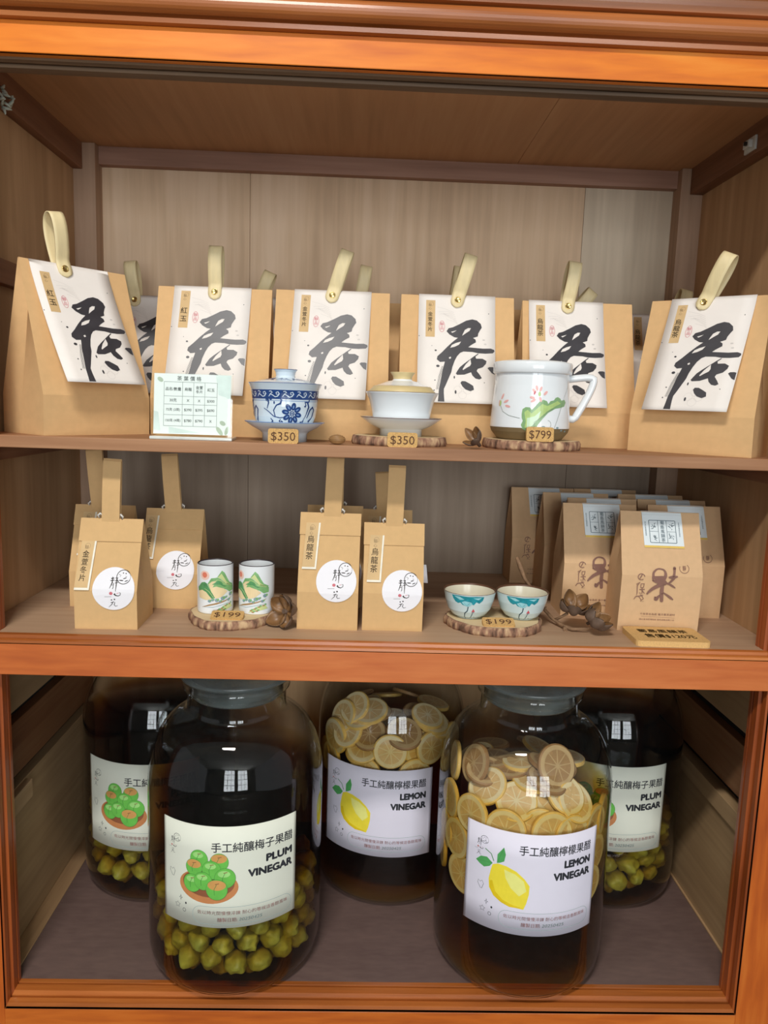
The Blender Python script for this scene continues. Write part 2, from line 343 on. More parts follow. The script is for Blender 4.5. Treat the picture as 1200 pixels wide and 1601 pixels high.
# ---------------------------------------------------------------- the room
def slabw(name, b, m): return struct(boxobj(name, b, m))
slabw('floor', (-3.2, 4.2, -6.1, .75, -.66, -.62), 'room_floor')
slabw('ceiling', (-3.2, 4.2, -6.1, .75, 2.34, 2.40), 'room_ceiling')
slabw('wall_front', (-3.2, 4.2, -6.1, -6.0, -.62, 2.34), 'room_wall')
slabw('wall_back', (-3.2, 4.2, .65, .75, -.62, 2.34), 'room_wall')
for n, wx in ((1, .30), (2, 2.10)):
    mb = MB()
    for x in (-.74, -.255, .215, .70): mb.box(wx+x, wx+x+.04, -6.0, -5.89, -.27, 2.31)
    for z in (-.27, .37, 1.01, 1.64, 2.27): mb.box(wx-.74, wx+.74, -5.97, -5.885, z, z+.04)
    struct(mb.build('window_%d' % n, 'frame_dark'))
mb = MB(); mb.box(-.20, .44, -1.43, -1.17, 2.295, 2.34)
tag(mb.build('ceiling_lamp', 'lamp_white', bev=.01), 'flat white ceiling lamp above and in front of the cabinet', 'lamp')

# ---------------------------------------------------------------- the cabinet
CAB = thing('display_cabinet', 'orange varnished wooden display cabinet with open shelves', 'cabinet', (0, 0, 0))
def cpart(name, b, m, bev=.0007, label=None): return boxobj(name, b, m, CAB, bev, label)
JAMB = [(0, 0), (0, .004), (.0035, .005), (.0045, .012), (.0020, .0135), (.0020, .016), (.0085, .018), (.0095, .027), (.0070, .0285), (.0070, .030), (.0095, .031), (.0095, .037)]
def hmould(name, x0, x1, zb, sgn, k, m, prof=JAMB):
    mb = MB(); P = [(x, y, zb+sgn*d*k) for x in (x0, x1) for d, y in prof]+[(x, prof[-1][1], zb-sgn*.003) for x in (x0, x1)]+[(x, 0.001, zb-sgn*.003) for x in (x0, x1)]
    n = len(prof); A = list(range(n))+[2*n, 2*n+2]; B = list(range(n, 2*n))+[2*n+1, 2*n+3]
    F = [(A[i], A[(i+1) % len(A)], B[(i+1) % len(A)], B[i]) for i in range(len(A))]+[A[::-1], B]
    mb.add(P, F); return mb.build(name, m, CAB)
def vmould(name, z0, z1, xb, sgn, k, m, prof=JAMB):
    mb = MB(); P = [(xb+sgn*d*k, y, z) for z in (z0, z1) for d, y in prof]+[(xb-sgn*.003, prof[-1][1], z) for z in (z0, z1)]+[(xb-sgn*.003, .001, z) for z in (z0, z1)]
    n = len(prof); A = list(range(n))+[2*n, 2*n+2]; B = list(range(n, 2*n))+[2*n+1, 2*n+3]
    F = [(A[i], A[(i+1) % len(A)], B[(i+1) % len(A)], B[i]) for i in range(len(A))]+[A[::-1], B]
    mb.add(P, F); return mb.build(name, m, CAB)
cpart('front_post', (-.07, 0, 0, .034, -.62, 1.19), 'varnish_post'); cpart('front_post', (.97, 1.05, 0, .034, -.62, 1.19), 'varnish_post')
cpart('top_rail', (-.07, 1.05, -.0015, .034, 1.1647, 1.1974), 'varnish_top', label='bright orange top rail')
cpart('middle_rail', (0, .97, 0, .034, .4566, .4957), 'varnish_bar'); cpart('bottom_rail', (0, .97, 0, .034, -.085, 0), 'varnish_base')
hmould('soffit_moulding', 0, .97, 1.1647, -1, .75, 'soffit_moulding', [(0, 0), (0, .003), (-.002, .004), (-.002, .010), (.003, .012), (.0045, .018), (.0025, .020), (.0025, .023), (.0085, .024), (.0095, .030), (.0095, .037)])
hmould('shelf_nosing', 0, .97, .4957, 1, .92, 'varnish_moulding', [(0, 0), (0, .003), (.0035, .004), (.0045, .008), (.0025, .0095), (.0025, .011), (.0085, .012), (.0095, .016), (.0095, .037)])
hmould('sill_moulding', 0, .97, 0, 1, 1.38, 'varnish_moulding')
for z0, z1 in ((0, .4566), (.4957, 1.1647)):
    vmould('jamb_moulding', z0, z1, 0, 1, .6, 'varnish_jamb') if z1 < .5 else vmould('jamb_moulding', z0, z1, 0, 1, .3, 'varnish_jamb')
    vmould('jamb_moulding', z0, z1, .97, -1, .72, 'varnish_jamb')
# crown
def crown():
    mb = MB(); prof = [(.03, 1.1974), (-.004, 1.1974), (-.008, 1.1985), (-.009, 1.2030), (-.005, 1.2055)]
    prof += [(-.008-.0115*math.sin(a), 1.2175-.0115*math.cos(a)) for a in [PI*i/12 for i in range(13)]]
    prof += [(-.012, 1.2300), (-.016, 1.2310)]+[(-.050+.034*math.cos(a), 1.231+.034*math.sin(a)) for a in [PI/2*i/8 for i in range(9)]]
    prof += [(-.056, 1.2655), (-.060, 1.268), (-.060, 1.282), (.03, 1.282)]
    n = len(prof); P = [(x, y, z) for x in (-.10, 1.08) for y, z in prof]
    mb.add(P, [(i, (i+1) % n, n+(i+1) % n, n+i) for i in range(n)]+[list(range(n))[::-1], list(range(n, 2*n))]); mb.build('crown_moulding', 'crown_wood', CAB)
crown()
# upper case
cpart('side_panel', (-.05, -.0287, .034, .43, .49, 1.21), 'side_wood', 0); cpart('side_panel', (.990, 1.012, .034, .43, .49, 1.21), 'side_wood', 0)
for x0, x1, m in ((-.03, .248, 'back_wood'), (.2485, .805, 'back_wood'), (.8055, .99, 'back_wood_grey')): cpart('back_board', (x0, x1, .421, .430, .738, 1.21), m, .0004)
for x0, x1 in ((-.03, .248), (.2485, .805), (.8055, .99)): cpart('back_board', (x0, x1, .421, .430, .49, .7375), 'back_wood_shaded', .0004)
cpart('corner_post', (-.0287, .0064, .388, .421, .50, 1.194), 'post_wood'); cpart('corner_post', (.9534, .990, .388, .421, .50, 1.194), 'post_wood')
cpart('back_rail', (.0064, .9534, .404, .421, 1.1663, 1.1955), 'rail_wood')
cpart('side_rail', (-.0287, -.0135, .037, .388, 1.1535, 1.195), 'dark_wood'); cpart('side_rail', (.9685, .990, .037, .388, 1.1535, 1.195), 'dark_wood')
for x0, x1 in ((-.03, .685), (.6855, .99)): cpart('ceiling_board', (x0, x1, .034, .43, 1.194, 1.204), 'ceiling_wood', .0004)
cpart('cleat', (-.0287, -.014, .037, .30, .934, .9645), 'dark_wood'); cpart('cleat', (.976, .990, .037, .388, .712, .7312), 'dark_wood'); cpart('cleat', (-.0287, -.014, .037, .388, .712, .7312), 'dark_wood')
cpart('shelf', (-.0287, .990, .037, .4205, .7315, .7466), 'shelf_wood', .001)
cpart('shelf_board', (-.0287, .990, .017, .421, .486, .5045), 'shelf_floor', .001)
# lower case
for x0, x1 in ((-.062, -.045), (1.015, 1.032)): cpart('lower_side_backing', (x0, x1, .034, .445, -.085, .49), 'gap_dark', 0)
for z0, z1, m, dx in ((-.02, .2435, 'lower_side_wood', 0), (.261, .339, 'lower_batten_wood', 0), (.356, .486, 'lower_side_wood', 0)): cpart('lower_side_board', (-.046, -.030+dx, .037, .43, z0, z1), m, .001)
cpart('runner_block', (-.031, -.020, .0375, .15, .2147, .2423), 'ledge_wood', .001)
for z0, z1, m in ((-.02, .21, 'lower_side_wood'), (.256, .334, 'lower_batten_wood'), (.353, .486, 'lower_side_wood')): cpart('lower_side_board', (1.0, 1.016, .037, .43, z0, z1), m, .001)
cpart('runner_batten', (.994, 1.016, .037, .43, .2095, .2385), 'lower_side_wood', .001)
cpart('lower_back_panel', (-.06, 1.03, .435, .445, -.085, .49), 'side_wood', 0)
cpart('floor_ledge', (-.0300, -.0050, .037, .434, -.012, .0145), 'ledge_wood', .0008); cpart('floor_ledge', (.9965, 1.0, .037, .434, -.012, .0150), 'ledge_wood', .0004)
cpart('floor_board', (-.0053, .9965, .0352, .434, .0060, .0131), 'floor_board', .0006)
cpart('carcass_bottom', (-.06, 1.03, .034, .445, -.10, .005), 'dark_wood', 0)
cpart('plinth', (-.06, 1.03, .02, .445, -.62, -.10), 'varnish_base', 0)
# door catches
mb = MB(); mb.box(.9655, .9688, .176, .206, 1.1585, 1.1770, 0); mb.box(.9600, .9660, .183, .199, 1.163, 1.173, 0); mb.box(.9560, .9602, .186, .190, 1.1655, 1.1705, 1)
mb.build('door_catch', ['white_plastic', 'metal_dark'], CAB, .0008, label='small white plastic door catch')
mb = MB()
for i in range(16):
    a = Vector((-.0135+random.uniform(0, .004), .118+random.uniform(-.012, .018), 1.160+random.uniform(-.012, .010)))
    d = Vector((random.uniform(.002, .010), random.uniform(-.010, .010), random.uniform(-.012, .008))); mb.tube([a-Vector((.002, 0, 0)), a+d*.5, a+d], [.0022, .0018, .0008], 6)
mb.build('glue_residue', 'fluff_white', CAB, label='crumpled whitish glue residue')

# ---------------------------------------------------------------- prints
# brush character on the hanging cards, coordinates in thousandths of the card
BR = dict(A=[(367,329),(393,300),(449,289),(535,257),(621,222),(699,207),(759,216),(812,249),(825,284),(806,304),(779,340),(773,368),(712,384),(745,400),(750,424),(712,440),(670,460),(650,474),(720,477),(837,482),(941,479),(984,490),(990,506),(967,523),(870,529),(777,527),(705,517),(589,515),(546,529),(506,562),(475,607),(447,665),(434,714),(400,773),(367,831),(341,873),(341,914),(345,956),(349,992),(265,992),(271,950),(278,875),(297,800),(316,725),(336,659),(350,617),(288,622),(246,598),(253,569),(314,527),(383,473),(454,424),(516,387),(469,383),(405,358)],
 H=[[(582,343),(604,310),(647,291),(684,291),(664,319),(622,339),(570,367)],[(415,485),(438,456),(491,436),(558,421),(530,452),(476,473)],[(423,333),(501,315),(475,330),(443,342)],[(399,576),(426,567),(430,583),(408,590)]],
 B=[(777,530),(720,560),(663,593),(591,634),(540,667),(512,700),(492,725),(508,737),(600,733),(687,709),(705,740),(745,767),(793,774),(825,761),(802,734),(759,695),(773,675),(838,658),(878,625),(886,598),(834,578),(753,579),(743,560),(784,535)],
 HB=[(679,587),(688,628),(675,649),(627,670),(585,691),(578,683),(615,638)],
 C=[(553,813),(567,795),(613,795),(663,814),(714,836),(724,872),(678,887),(617,872),(577,845)], D=[(900,666),(919,655),(965,654),(991,659),(990,724),(953,711)],
 dots=[(230,513,14,8),(261,660,22,12),(226,794,9,5),(473,761,9,14),(490,899,12,18),(13,380,6,4),(914,150,6,4),(217,888,8,6),(857,804,6,4),(180,470,5,3)])
CW, CL = .108, .160
def card_canvas(words):
    c = Canvas(); S = lambda P: [(x/1000*CW, y/1000*CL) for x, y in P]
    c.poly(S(BR['A']), 1, 2, [S(h) for h in BR['H']]); c.poly(S(BR['B']), 1, 2, [S(BR['HB'])]); c.poly(S(BR['C']), 1, 2); c.poly(S(BR['D']), 1, 2)
    for x, y, a, b in BR['dots']: c.ell(x/1000*CW, y/1000*CL, a/1000*CW, b/1000*CL, 1, 2, n=10)
    # dry-brush streaks beside the long stroke
    for k, (dx, w_) in enumerate(((-.030, .0005), (-.042, .0004), (-.018, .0004))):
        c.stroke([((.355+dx)*CW, .66*CL), ((.315+dx)*CW, .76*CL), ((.285+dx)*CW, .88*CL)], w_, 1, 2)
    for k in range(7):
        y = .10+.02*k; c.stroke([((.24+.02*k)*CW, (y+.03*math.sin(k))*CL), ((.36+.02*k)*CW, (y+.02)*CL), ((.46+.01*k)*CW, (y+.05)*CL)], .00025, 2, 1)
    for k in range(4): c.ring((.58+.06*math.cos(k*1.6))*CW, (.88+.045*math.sin(k*1.6))*CL, .05*CW, .035*CL, .00025, 2, 1)
    c.rect(.095*CW, .039*CL, .215*CW, .386*CL, 3, 1)
    c.ring(.165*CW, .075*CL, .003, .003, .0003, 5, 2); c.vtext('靜心', .148*CW, .085*CL, .0045, 5, 2, 1.1)
    if len(words) == 2: c.vtext(words, .152*CW, .225*CL, .0098, 4, 2, 1.25, .006)
    elif len(words) == 3: c.vtext(words, .148*CW, .195*CL, .0092, 4, 2, 1.0, .006)
    else: c.vtext(words, .152*CW, .170*CL, .0070, 4, 2, 1.1, .006)
    c.ring(.306*CW, .284*CL, .036*CW, .052*CL, .0005, 6, 2); c.vtext('靜品', .306*CW, .262*CL, .0055, 6, 2, 1.1)
    for x, y in ((.66, .46), (.69, .50), (.85, .40), (.87, .44)): c.ell(x*CW, y*CL, .002, .0012, 2, 1, n=8)
    return c
def logo_canvas(k=1):
    """shop mark: three brushed characters, a ring with a small landscape, a red seal (unit: 1 = ring diameter 8)"""
    c = Canvas()
    c.ring(4.2, -6.2, 3.3, 3.2, .32, 1, 2, .4, 5.6); c.ring(4.2, -6.2, 3.3, 3.2, .14, 1, 2, 5.6, 6.7)
    for x, y in ((3.9, -8), (5.2, -7.8)): c.ell(x, y, .3, .3, 1, 2, n=8)
    c.stroke([(1.8, -7.4), (2.9, -6.9), (2.4, -6.2)], .16, 1, 2); c.stroke([(5.0, -6.6), (5.8, -6.4), (5.2, -6.1)], .14, 1, 2)
    c.ell(3.2, -4.6, 1.1, .25, 1, 2, rot=.05, n=12); c.ell(4.8, -5.6, .9, .22, 1, 2, rot=-.3, n=12); c.ell(5.6, -4.4, .9, .22, 1, 2, rot=-.35, n=12)
    # first character: two tall halves
    c.stroke([(-1.7, -5.4), (-.2, -5.6)], .45, 1, 2); c.stroke([(-1.9, -4.4), (-.1, -4.7)], .4, 1, 2); c.stroke([(-.95, -6.2), (-1.0, -3.7), (-1.6, -2.0), (-2.1, -.9)], [.35, .5, .35, .2], 1, 2)
    c.stroke([(-1.3, -3.2), (-.3, -3.3), (-.35, -1.2), (-.7, -.7)], .3, 1, 2); c.stroke([(-1.2, -2.4), (-.5, -2.5)], .25, 1, 2)
    c.stroke([(.4, -5.6), (1.5, -5.8), (1.1, -4.9)], .4, 1, 2); c.stroke([(.2, -4.4), (1.8, -4.6), (1.6, -3.6), (.3, -3.4)], .35, 1, 2); c.stroke([(1.0, -5.2), (1.0, -2.2), (.9, .3)], [.4, .45, .2], 1, 2)
    c.ell(-1.3, 1.3, .85, .75, 2, 2, n=14)
    c.stroke([(.3, 1.4), (.9, 2.2), (2.2, 2.5), (3.2, 1.9), (3.3, 1.0), (2.6, .9)], [.9, .55, .35, .3, .3, .2], 1, 2); c.stroke([(1.4, 1.3), (2.4, 1.0)], .2, 2, 2)
    c.stroke([(-4.4, 3.0), (-1.0, 2.9)], .14, 1, 2)
    c.ell(-1.0, 4.5, .4, .3, 1, 2, n=8); c.ell(.4, 4.2, .4, .35, 1, 2, n=8); c.stroke([(-1.4, 5.9), (.2, 5.4)], .35, 1, 2)
    c.stroke([(-.4, 5.5), (-.8, 6.6), (-2.4, 8.2)], [.3, .35, .15], 1, 2); c.stroke([(.6, 5.6), (.2, 6.9), (.8, 7.6), (2.0, 7.3)], [.3, .35, .3, .15], 1, 2)
    return c
LOGO = logo_canvas()
GROUP_CARD = {}

# ---------------------------------------------------------------- kraft bags
class Bag:
    """wedge bag: flat bottom, front leaning back to a top ridge, gusseted sides. local origin: middle of the front bottom edge"""
    def __init__(s, w, d, h, zc, ry, bulge=.0, topk=1.0, wobble=.0003): s.wobble = wobble; s.w, s.d, s.h, s.zc, s.ry, s.bulge, s.topk = w, d, h, zc, ry, bulge, topk
    def fy(s, z):
        if z <= s.zc: return -s.bulge*math.sin(PI/2*z/s.zc)
        t = (z-s.zc)/(s.h-s.zc); return -s.bulge*(1-t)+s.ry*t+s.bulge*.6*math.sin(PI*t)*0
    def by(s, z):
        if z <= s.zc: return s.d
        t = (z-s.zc)/(s.h-s.zc); return s.d+(s.ry+.002-s.d)*t
    def hw(s, z): return s.w/2*(1+(s.topk-1)*z/s.h)
    def front(s, x, z, off=0):
        e = .004; dy = (s.fy(z+e)-s.fy(z-e))/(2*e) if e < z < s.h-e else (s.ry/(s.h-s.zc) if z > s.zc else 0)
        n = Vector((0, -1, dy)).normalized(); return Vector((x, s.fy(z), z))+n*off
    def body(s, mb, m=0):
        zs = [0, s.zc*.5, s.zc]+[s.zc+(s.h-s.zc)*t for t in (.15, .35, .55, .75, .9, 1)]
        def wob(x, y, z): return Vector((x, y, z))+Vector((0, 1, 0))*s.wobble*(1-min(1, abs(x)/s.hw(z))**4)*noise.noise(Vector((x*22, z*22, s.w*50)))
        nx = 6
        for fn, sg in ((s.fy, 1), (s.by, -1)):
            P = [wob(s.hw(z)*(2*i/nx-1), fn(z), z) for z in zs for i in range(nx+1)]
            if sg < 0: P = [Vector((s.hw(z)*(2*i/nx-1), fn(z), z)) for z in zs for i in range(nx+1)]
            mb.add(P, [((j*(nx+1)+i), (j*(nx+1)+i+1), ((j+1)*(nx+1)+i+1), ((j+1)*(nx+1)+i)) for j in range(len(zs)-1) for i in range(nx)], m, False)
        for sg in (-1, 1):
            P = []
            for z in zs:
                x = sg*s.hw(z); f, b = s.fy(z), s.by(z); t = max(0, (z-s.zc)/(s.h-s.zc)); ins = .16*s.d*t
                wv = wob(x, f, z)
                P.append((wv, Vector((x-sg*ins, (f+b)/2, z)), Vector((x, b, z))))
            for i in (0, 1): mb.add([q for row in P for q in row[i:i+2]], [(2*j, 2*j+1, 2*j+3, 2*j+2) for j in range(len(zs)-1)], m, True)
        a = s.hw(0); mb.add([(-a, s.fy(0), 0), (a, s.fy(0), 0), (a, s.d, 0), (-a, s.d, 0)], [(3, 2, 1, 0)], m)
        a = s.hw(s.h); mb.add([(-a, s.fy(s.h), s.h), (a, s.fy(s.h), s.h), (a, s.by(s.h), s.h), (-a, s.by(s.h), s.h)], [(0, 1, 2, 3)], m)
def pathmap(path, off=Vector((0, 0, 0))):
    """arc-length lookup along a polyline with normals turned left of travel in its own plane"""
    P = [Vector(p) for p in path]; S = [0]
    for a, b in zip(P, P[1:]): S.append(S[-1]+(b-a).length)
    def at(s):
        s = max(0, min(S[-1]-1e-9, s)); i = max(k for k in range(len(S)-1) if S[k] <= s); t = (s-S[i])/(S[i+1]-S[i])
        d0 = (P[i+1]-P[i]).normalized(); d1 = (P[min(i+2, len(P)-1)]-P[min(i+1, len(P)-2)]).normalized() if i+2 < len(P) else d0
        return P[i].lerp(P[i+1], t), d0.lerp(d1, t).normalized()
    return at, S[-1]
def bez(p, n=14):
    p = [Vector(q) for q in p]; out = []
    for i in range(n+1):
        t = i/n; out.append((1-t)**3*p[0]+3*(1-t)**2*t*p[1]+3*(1-t)*t*t*p[2]+t**3*p[3])
    return out
def strap(root, bag, x0, lean, rise, z0, top_y=0.0, spread=.010):
    """leather loop: up from the front rivet, over, and down behind; lean = sideways tilt"""
    a = Vector((math.sin(lean), 0, math.cos(lean))); side = Vector((math.cos(lean), 0, -math.sin(lean)))
    base = Vector((x0, 0, bag.h)); L0 = -(bag.h-z0)
    fyo = bag.fy(z0)-.004
    pts = [base+a*L0+Vector((0, fyo, 0)), base+a*(L0*.5)+Vector((0, (fyo+bag.ry-.004)/2, 0)), base+a*.004+Vector((0, bag.ry-.0035, 0))]
    arc = bez([base+a*.004+Vector((0, bag.ry-.0035, 0)), base+a*rise*.7+Vector((0, bag.ry-spread*1.6+top_y, 0)), base+a*rise*1.18+Vector((0, bag.ry-spread+top_y, 0)), base+a*rise*1.02+Vector((0, bag.ry+spread*.6+top_y, 0))], 10)
    arc2 = bez([arc[-1], base+a*rise*.85+Vector((0, bag.ry+spread*2+top_y, 0)), base+a*rise*.4+Vector((0, bag.ry+spread*1.4, 0)), base+a*-.004+Vector((0, bag.ry+.007, 0))], 10)
    pts += arc[1:]+arc2[1:]+[base+a*-.02+Vector((0, bag.ry+.012, 0))]
    at, L = pathmap(pts); W = .0185
    def f(u, v, h):
        p, d = at(v); n = side.cross(d).normalized(); e = min(v, L-v)
        k = math.sqrt(max(.02, 1-(1-min(1, e/(W/2)))**2)); return p+side*((u-W/2)*k)-n*(h-.0006)*-1
    mb = MB(); mb.slab(f, W, L, 4, 60, .0014); o = mb.build('handle', 'strap_leather', root)
    p, d = at(.011); n = side.cross(d).normalized(); n = n if n.y < 0 else -n
    q = MB(); R = n.to_track_quat('Z', 'Y').to_matrix()
    q.lathe([(.0046, 0), (.0046, .0008), (.0040, .0013), (.0034, .0010), (.0028, .0006), (0, .0006)], 20)
    q.v = [tuple(p+n*.0005+R @ Vector(v)) for v in q.v]; q.build('rivet', 'rivet_brass', o)
CARDMATS = ['card_paper', 'ink_black', 'ink_grey', 'strip_gold', 'ink_dark', 'ink_faint', 'ink_red']
CARDS = {}
def big_bag(loc, rz, words, lean, rise, lift, label, group, card_x=0, shear=0, rivet_x=-.004, with_card=True, skew=0, top_y=0, topk=.985, kd=.090, w=.162, h=.2065):
    root = thing('gift_bag', label, 'gift bag', loc, rz, group)
    b = Bag(w, kd, h, .050, kd*.5, .0012, topk, .0011)
    mb = MB(); b.body(mb); mb.build('bag_body', 'kraft', root, weld=False)
    if with_card:
        back = .035; n = 16
        path = [Vector((0, b.by(b.h-back)+.001, b.h-back)), Vector((0, b.by(b.h)+.0012, b.h-.003)), Vector((0, b.ry+.0015, b.h+.0012)), Vector((0, b.ry-.0015, b.h+.0008))]
        for k in range(1, n+1):
            t = k/n; z = b.h-.150*t; path.append(Vector((0, b.fy(z)-.0012-lift*t**1.5, z)))
        at, L = pathmap(path); L0 = L-CL
        def f(u, v, h):
            p, d = at(v+L0); nn = Vector((1, 0, 0)).cross(d).normalized(); nn = nn if (nn.y < 0 or v < -.004) else -nn
            vv = max(0, v); x = card_x+u-CW/2+shear*vv
            return Vector((x, p.y, p.z-skew*(u-CW/2)*min(1, max(0, v/CL))))+nn*h
        mb = MB(); mb.slab(lambda u, v, h: f(u, v-L0, h), CW, L, 6, 30, .0006)
        if words not in CARDS: CARDS[words] = card_canvas(words)
        CARDS[words].emit(mb, lambda u, v, h: f(u, v, h+.0006), dv=.006, lift=.00015)
        mb.build('card', CARDMATS, root, weld=False)
    strap(root, b, card_x+rivet_x, lean, rise, b.h-.017, top_y)
    return root
ZS = .7466
FR = 'kraft gift bags in the front row of the upper shelf'
R = math.radians
big_bag((.1030, .1027, ZS), R(50), '紅玉', R(-9), .060, .030, 'kraft gift bag turned sideways at the end of the shelf, black brush character, 紅玉 strip', FR, -.008, .03, -.010, top_y=-.002, kd=.102, w=.150, topk=.98, h=.2165)
big_bag((.2320, .167, ZS), 0, '紅玉', R(1), .054, .012, 'kraft gift bag with 紅玉 strip standing directly behind the price table sign', FR, -.003, -.02, .003)
big_bag((.3985, .158, ZS), 0, '金萱冬片', R(18), .056, .014, 'kraft gift bag with 金萱冬片 strip behind the blue and white lidded bowl', FR, .000, -.03, .001)
big_bag((.5745, .158, ZS), 0, '金萱冬片', R(15), .056, .016, 'kraft gift bag with 金萱冬片 strip beside the lotus mug, its lower card uncovered', FR, -.001, -.01, .002)
big_bag((.7505, .177, ZS), 0, '烏龍茶', R(7), .054, .012, 'kraft gift bag with 烏龍茶 strip half hidden by the lidded lotus mug', FR, -.017, -.005, .003)
big_bag((.8755, .0965, ZS), R(-40), '烏龍茶', R(24), .058, .018, 'kraft gift bag with 烏龍茶 strip angled against the end wall, nothing before it', FR, .004, -.05, -.008, w=.160, topk=.97)
BK = 'kraft gift bags in the rear row of the upper shelf'
for (x, y, words, lean, rise, rx, card, lab) in (
    (.105, .290, '紅玉', -7, .050, -.022, True, 'rear gift bag peeping out behind the sideways kraft bag'),
    (.262, .262, '紅玉', 22, .040, .020, True, 'rear gift bag whose bent handle shows behind the bag with the sign'),
    (.425, .262, '金萱冬片', 10, .052, .010, True, 'rear gift bag hidden behind the bag above the blue lidded bowl'),
    (.588, .262, '金萱冬片', 6, .056, -.006, True, 'rear gift bag whose upright handle shows behind the white lidded bowl bag'),
    (.752, .284, '烏龍茶', 38, .040, .025, True, 'rear gift bag with handle lying sideways behind the mug bag'),
    (.916, .290, '烏龍茶', 12, .040, .030, True, 'rear gift bag behind the angled bag at the end wall')):
    big_bag((x, y, ZS), 0, words, R(lean), rise, .006, lab, BK, 0, 0, rx)

# small box bags with a paper band handle
STRIPM = ['strip_white', 'strip_gold', 'ink_dark', 'ink_faint']
STICKM = ['sticker_white', 'ink_dark', 'seal_red', 'ink_faint']
ZL = .5045
def small_bag(loc, rz, w, d, h, words, label, group, band_x=0, band_h=.076, band_lean=0, sticker=(.055, .052), strip=(.010, -.010), front=True, fold=.028, ry=.035):
    root = thing('tea_box_bag', label, 'tea bag', loc, rz, group)
    b = Bag(w, d, h, .050, ry, .0008, 1.0)
    mb = MB(); b.body(mb); mb.build('bag_body', 'kraft_tan', root, weld=False)
    mb = MB(); mb.slab(lambda u, v, th: b.front(u-w/2-.0006, h-v, th+.0006), w+.0012, fold, 4, 2, .0008, smooth=False); mb.build('folded_flap', 'kraft_tan', root)
    # band loop
    bw = .0225; a = Vector((math.sin(band_lean), 0, math.cos(band_lean))); sd = Vector((math.cos(band_lean), 0, -math.sin(band_lean)))
    base = Vector((band_x, ry, h)); pth = [base+a*-.004+Vector((0, -.0025, 0)), base+a*(band_h*.5)+Vector((0, -.0035, 0)), base+a*(band_h-.001)+Vector((0, -.0022, 0)), base+a*band_h+Vector((0, 0, 0)), base+a*(band_h-.001)+Vector((0, .0022, 0)), base+a*(band_h*.5)+Vector((0, .0035, 0)), base+a*-.004+Vector((0, .0035, 0))]
    at, L = pathmap(pth)
    def f(u, v, th): p, dd = at(v); return p+sd*(u-bw/2)+sd.cross(dd).normalized()*(th-.0004)
    mb = MB(); mb.slab(f, bw, L, 2, 36, .0009, smooth=False); o = mb.build('band_handle', 'kraft_tan', root)
    mb = MB(); e = bw/2; S_ = lambda x, y, z: base+sd*x+Vector((0, y, z))
    mb.tube([S_(-e-.003, -.002, .001), S_(-e-.0045, -.003, .004), S_(-e-.002, -.003, .0065), S_(-e-.001, .004, .003), S_(e+.001, .004, .003), S_(e+.002, -.003, .0065), S_(e+.0045, -.003, .004), S_(e+.003, -.002, .001)], .0013, 6)
    mb.build('string', 'string_white', o)
    sx, sz = strip
    c = Canvas(); SW, SH = .0185, .058
    c.rect(0, 0, SW-.0022, SH-.0025, 1, 1); c.ring(.0085, .006, .0032, .0032, .0003, 3, 2); c.vtext('靜心', .0075, .0075, .005, 3, 2, 1.1)
    c.vtext(words, .0078, .021 if len(words) < 4 else .016, .0098 if len(words) < 4 else .0088, 2, 2, 1.06, .004)
    mb = MB(); g = lambda u, v, th: b.front(-w/2+sx+u-v*.06, h+sz-v, .0016+th)
    mb.slab(g, SW, SH, 2, 8, .0003, smooth=False); c.emit(mb, lambda u, v, th: g(u, v, th+.0003), dv=.008, lift=.00012); mb.build('name_strip', STRIPM, root, weld=False)
    cx, cz = sticker; rr = .0262
    c = Canvas(); c.ell(0, 0, rr, rr, 0, 1, n=40); c.merge(LOGO, .0005, .0015, .0026)
    mb = MB(); c.emit(mb, lambda u, v, th: b.front(-w/2+cx+u, cz-v, .0009+th), dv=.008, lift=.00015); mb.build('round_sticker', STICKM, root, weld=False)
    return root
SG = 'kraft tea box bags with round white stickers'
small_bag((.1280, .0395, ZL), R(1), .078, .076, .1365, '金萱冬片', 'front kraft tea box bag with 金萱冬片 strip at the wall end', SG, -.002, .077, R(2.5), (.049, .052), (.004, -.028))
small_bag((.0850, .142, ZL), R(1), .082, .070, .139, '金萱冬片', 'kraft tea box bag with 金萱冬片 strip mostly hidden behind the wall-end bag', SG, -.008, .080, R(-5), (.049, .052), (.012, -.010))
small_bag((.1830, .142, ZL), R(0), .080, .066, .1365, '烏龍茶', 'kraft tea box bag in the second row with no text showing, behind two teacups', SG, -.003, .078, R(-4), (.047, .054), (.000, -.010))
small_bag((.4065, .060, ZL), R(-1), .079, .072, .1490, '烏龍茶', 'taller kraft tea box bag with 烏龍茶 strip, nearer the green cups', SG, .002, .075, R(2), (.050, .064), (.008, -.013))
small_bag((.4915, .062, ZL), R(0), .079, .072, .1375, '烏龍茶', 'shorter kraft tea box bag with 烏龍茶 strip, nearer the lotus bowls', SG, .000, .077, R(1), (.051, .053), (.008, -.016))
small_bag((.4090, .170, ZL), 0, .080, .066, .1440, '烏龍茶', 'kraft tea box bag hidden behind the taller 烏龍茶 box bag', SG, .0, .055, 0)
t_ = small_bag((.4850, .178, ZL), 0, .074, .066, .1390, '烏龍茶', 'kraft tea box bag hidden behind the shorter 烏龍茶 box bag', SG, -.004, .056, R(-4))
mb = MB(); mb.slab(lambda u, v, h: Vector((.5265-.485+u+v*.12, -.040-h, .0735-v*.98)), .0135, .0265, 1, 1, .0006); mb.build('paper_tag', 'sticker_white', t_, label='white paper tag sticking out')

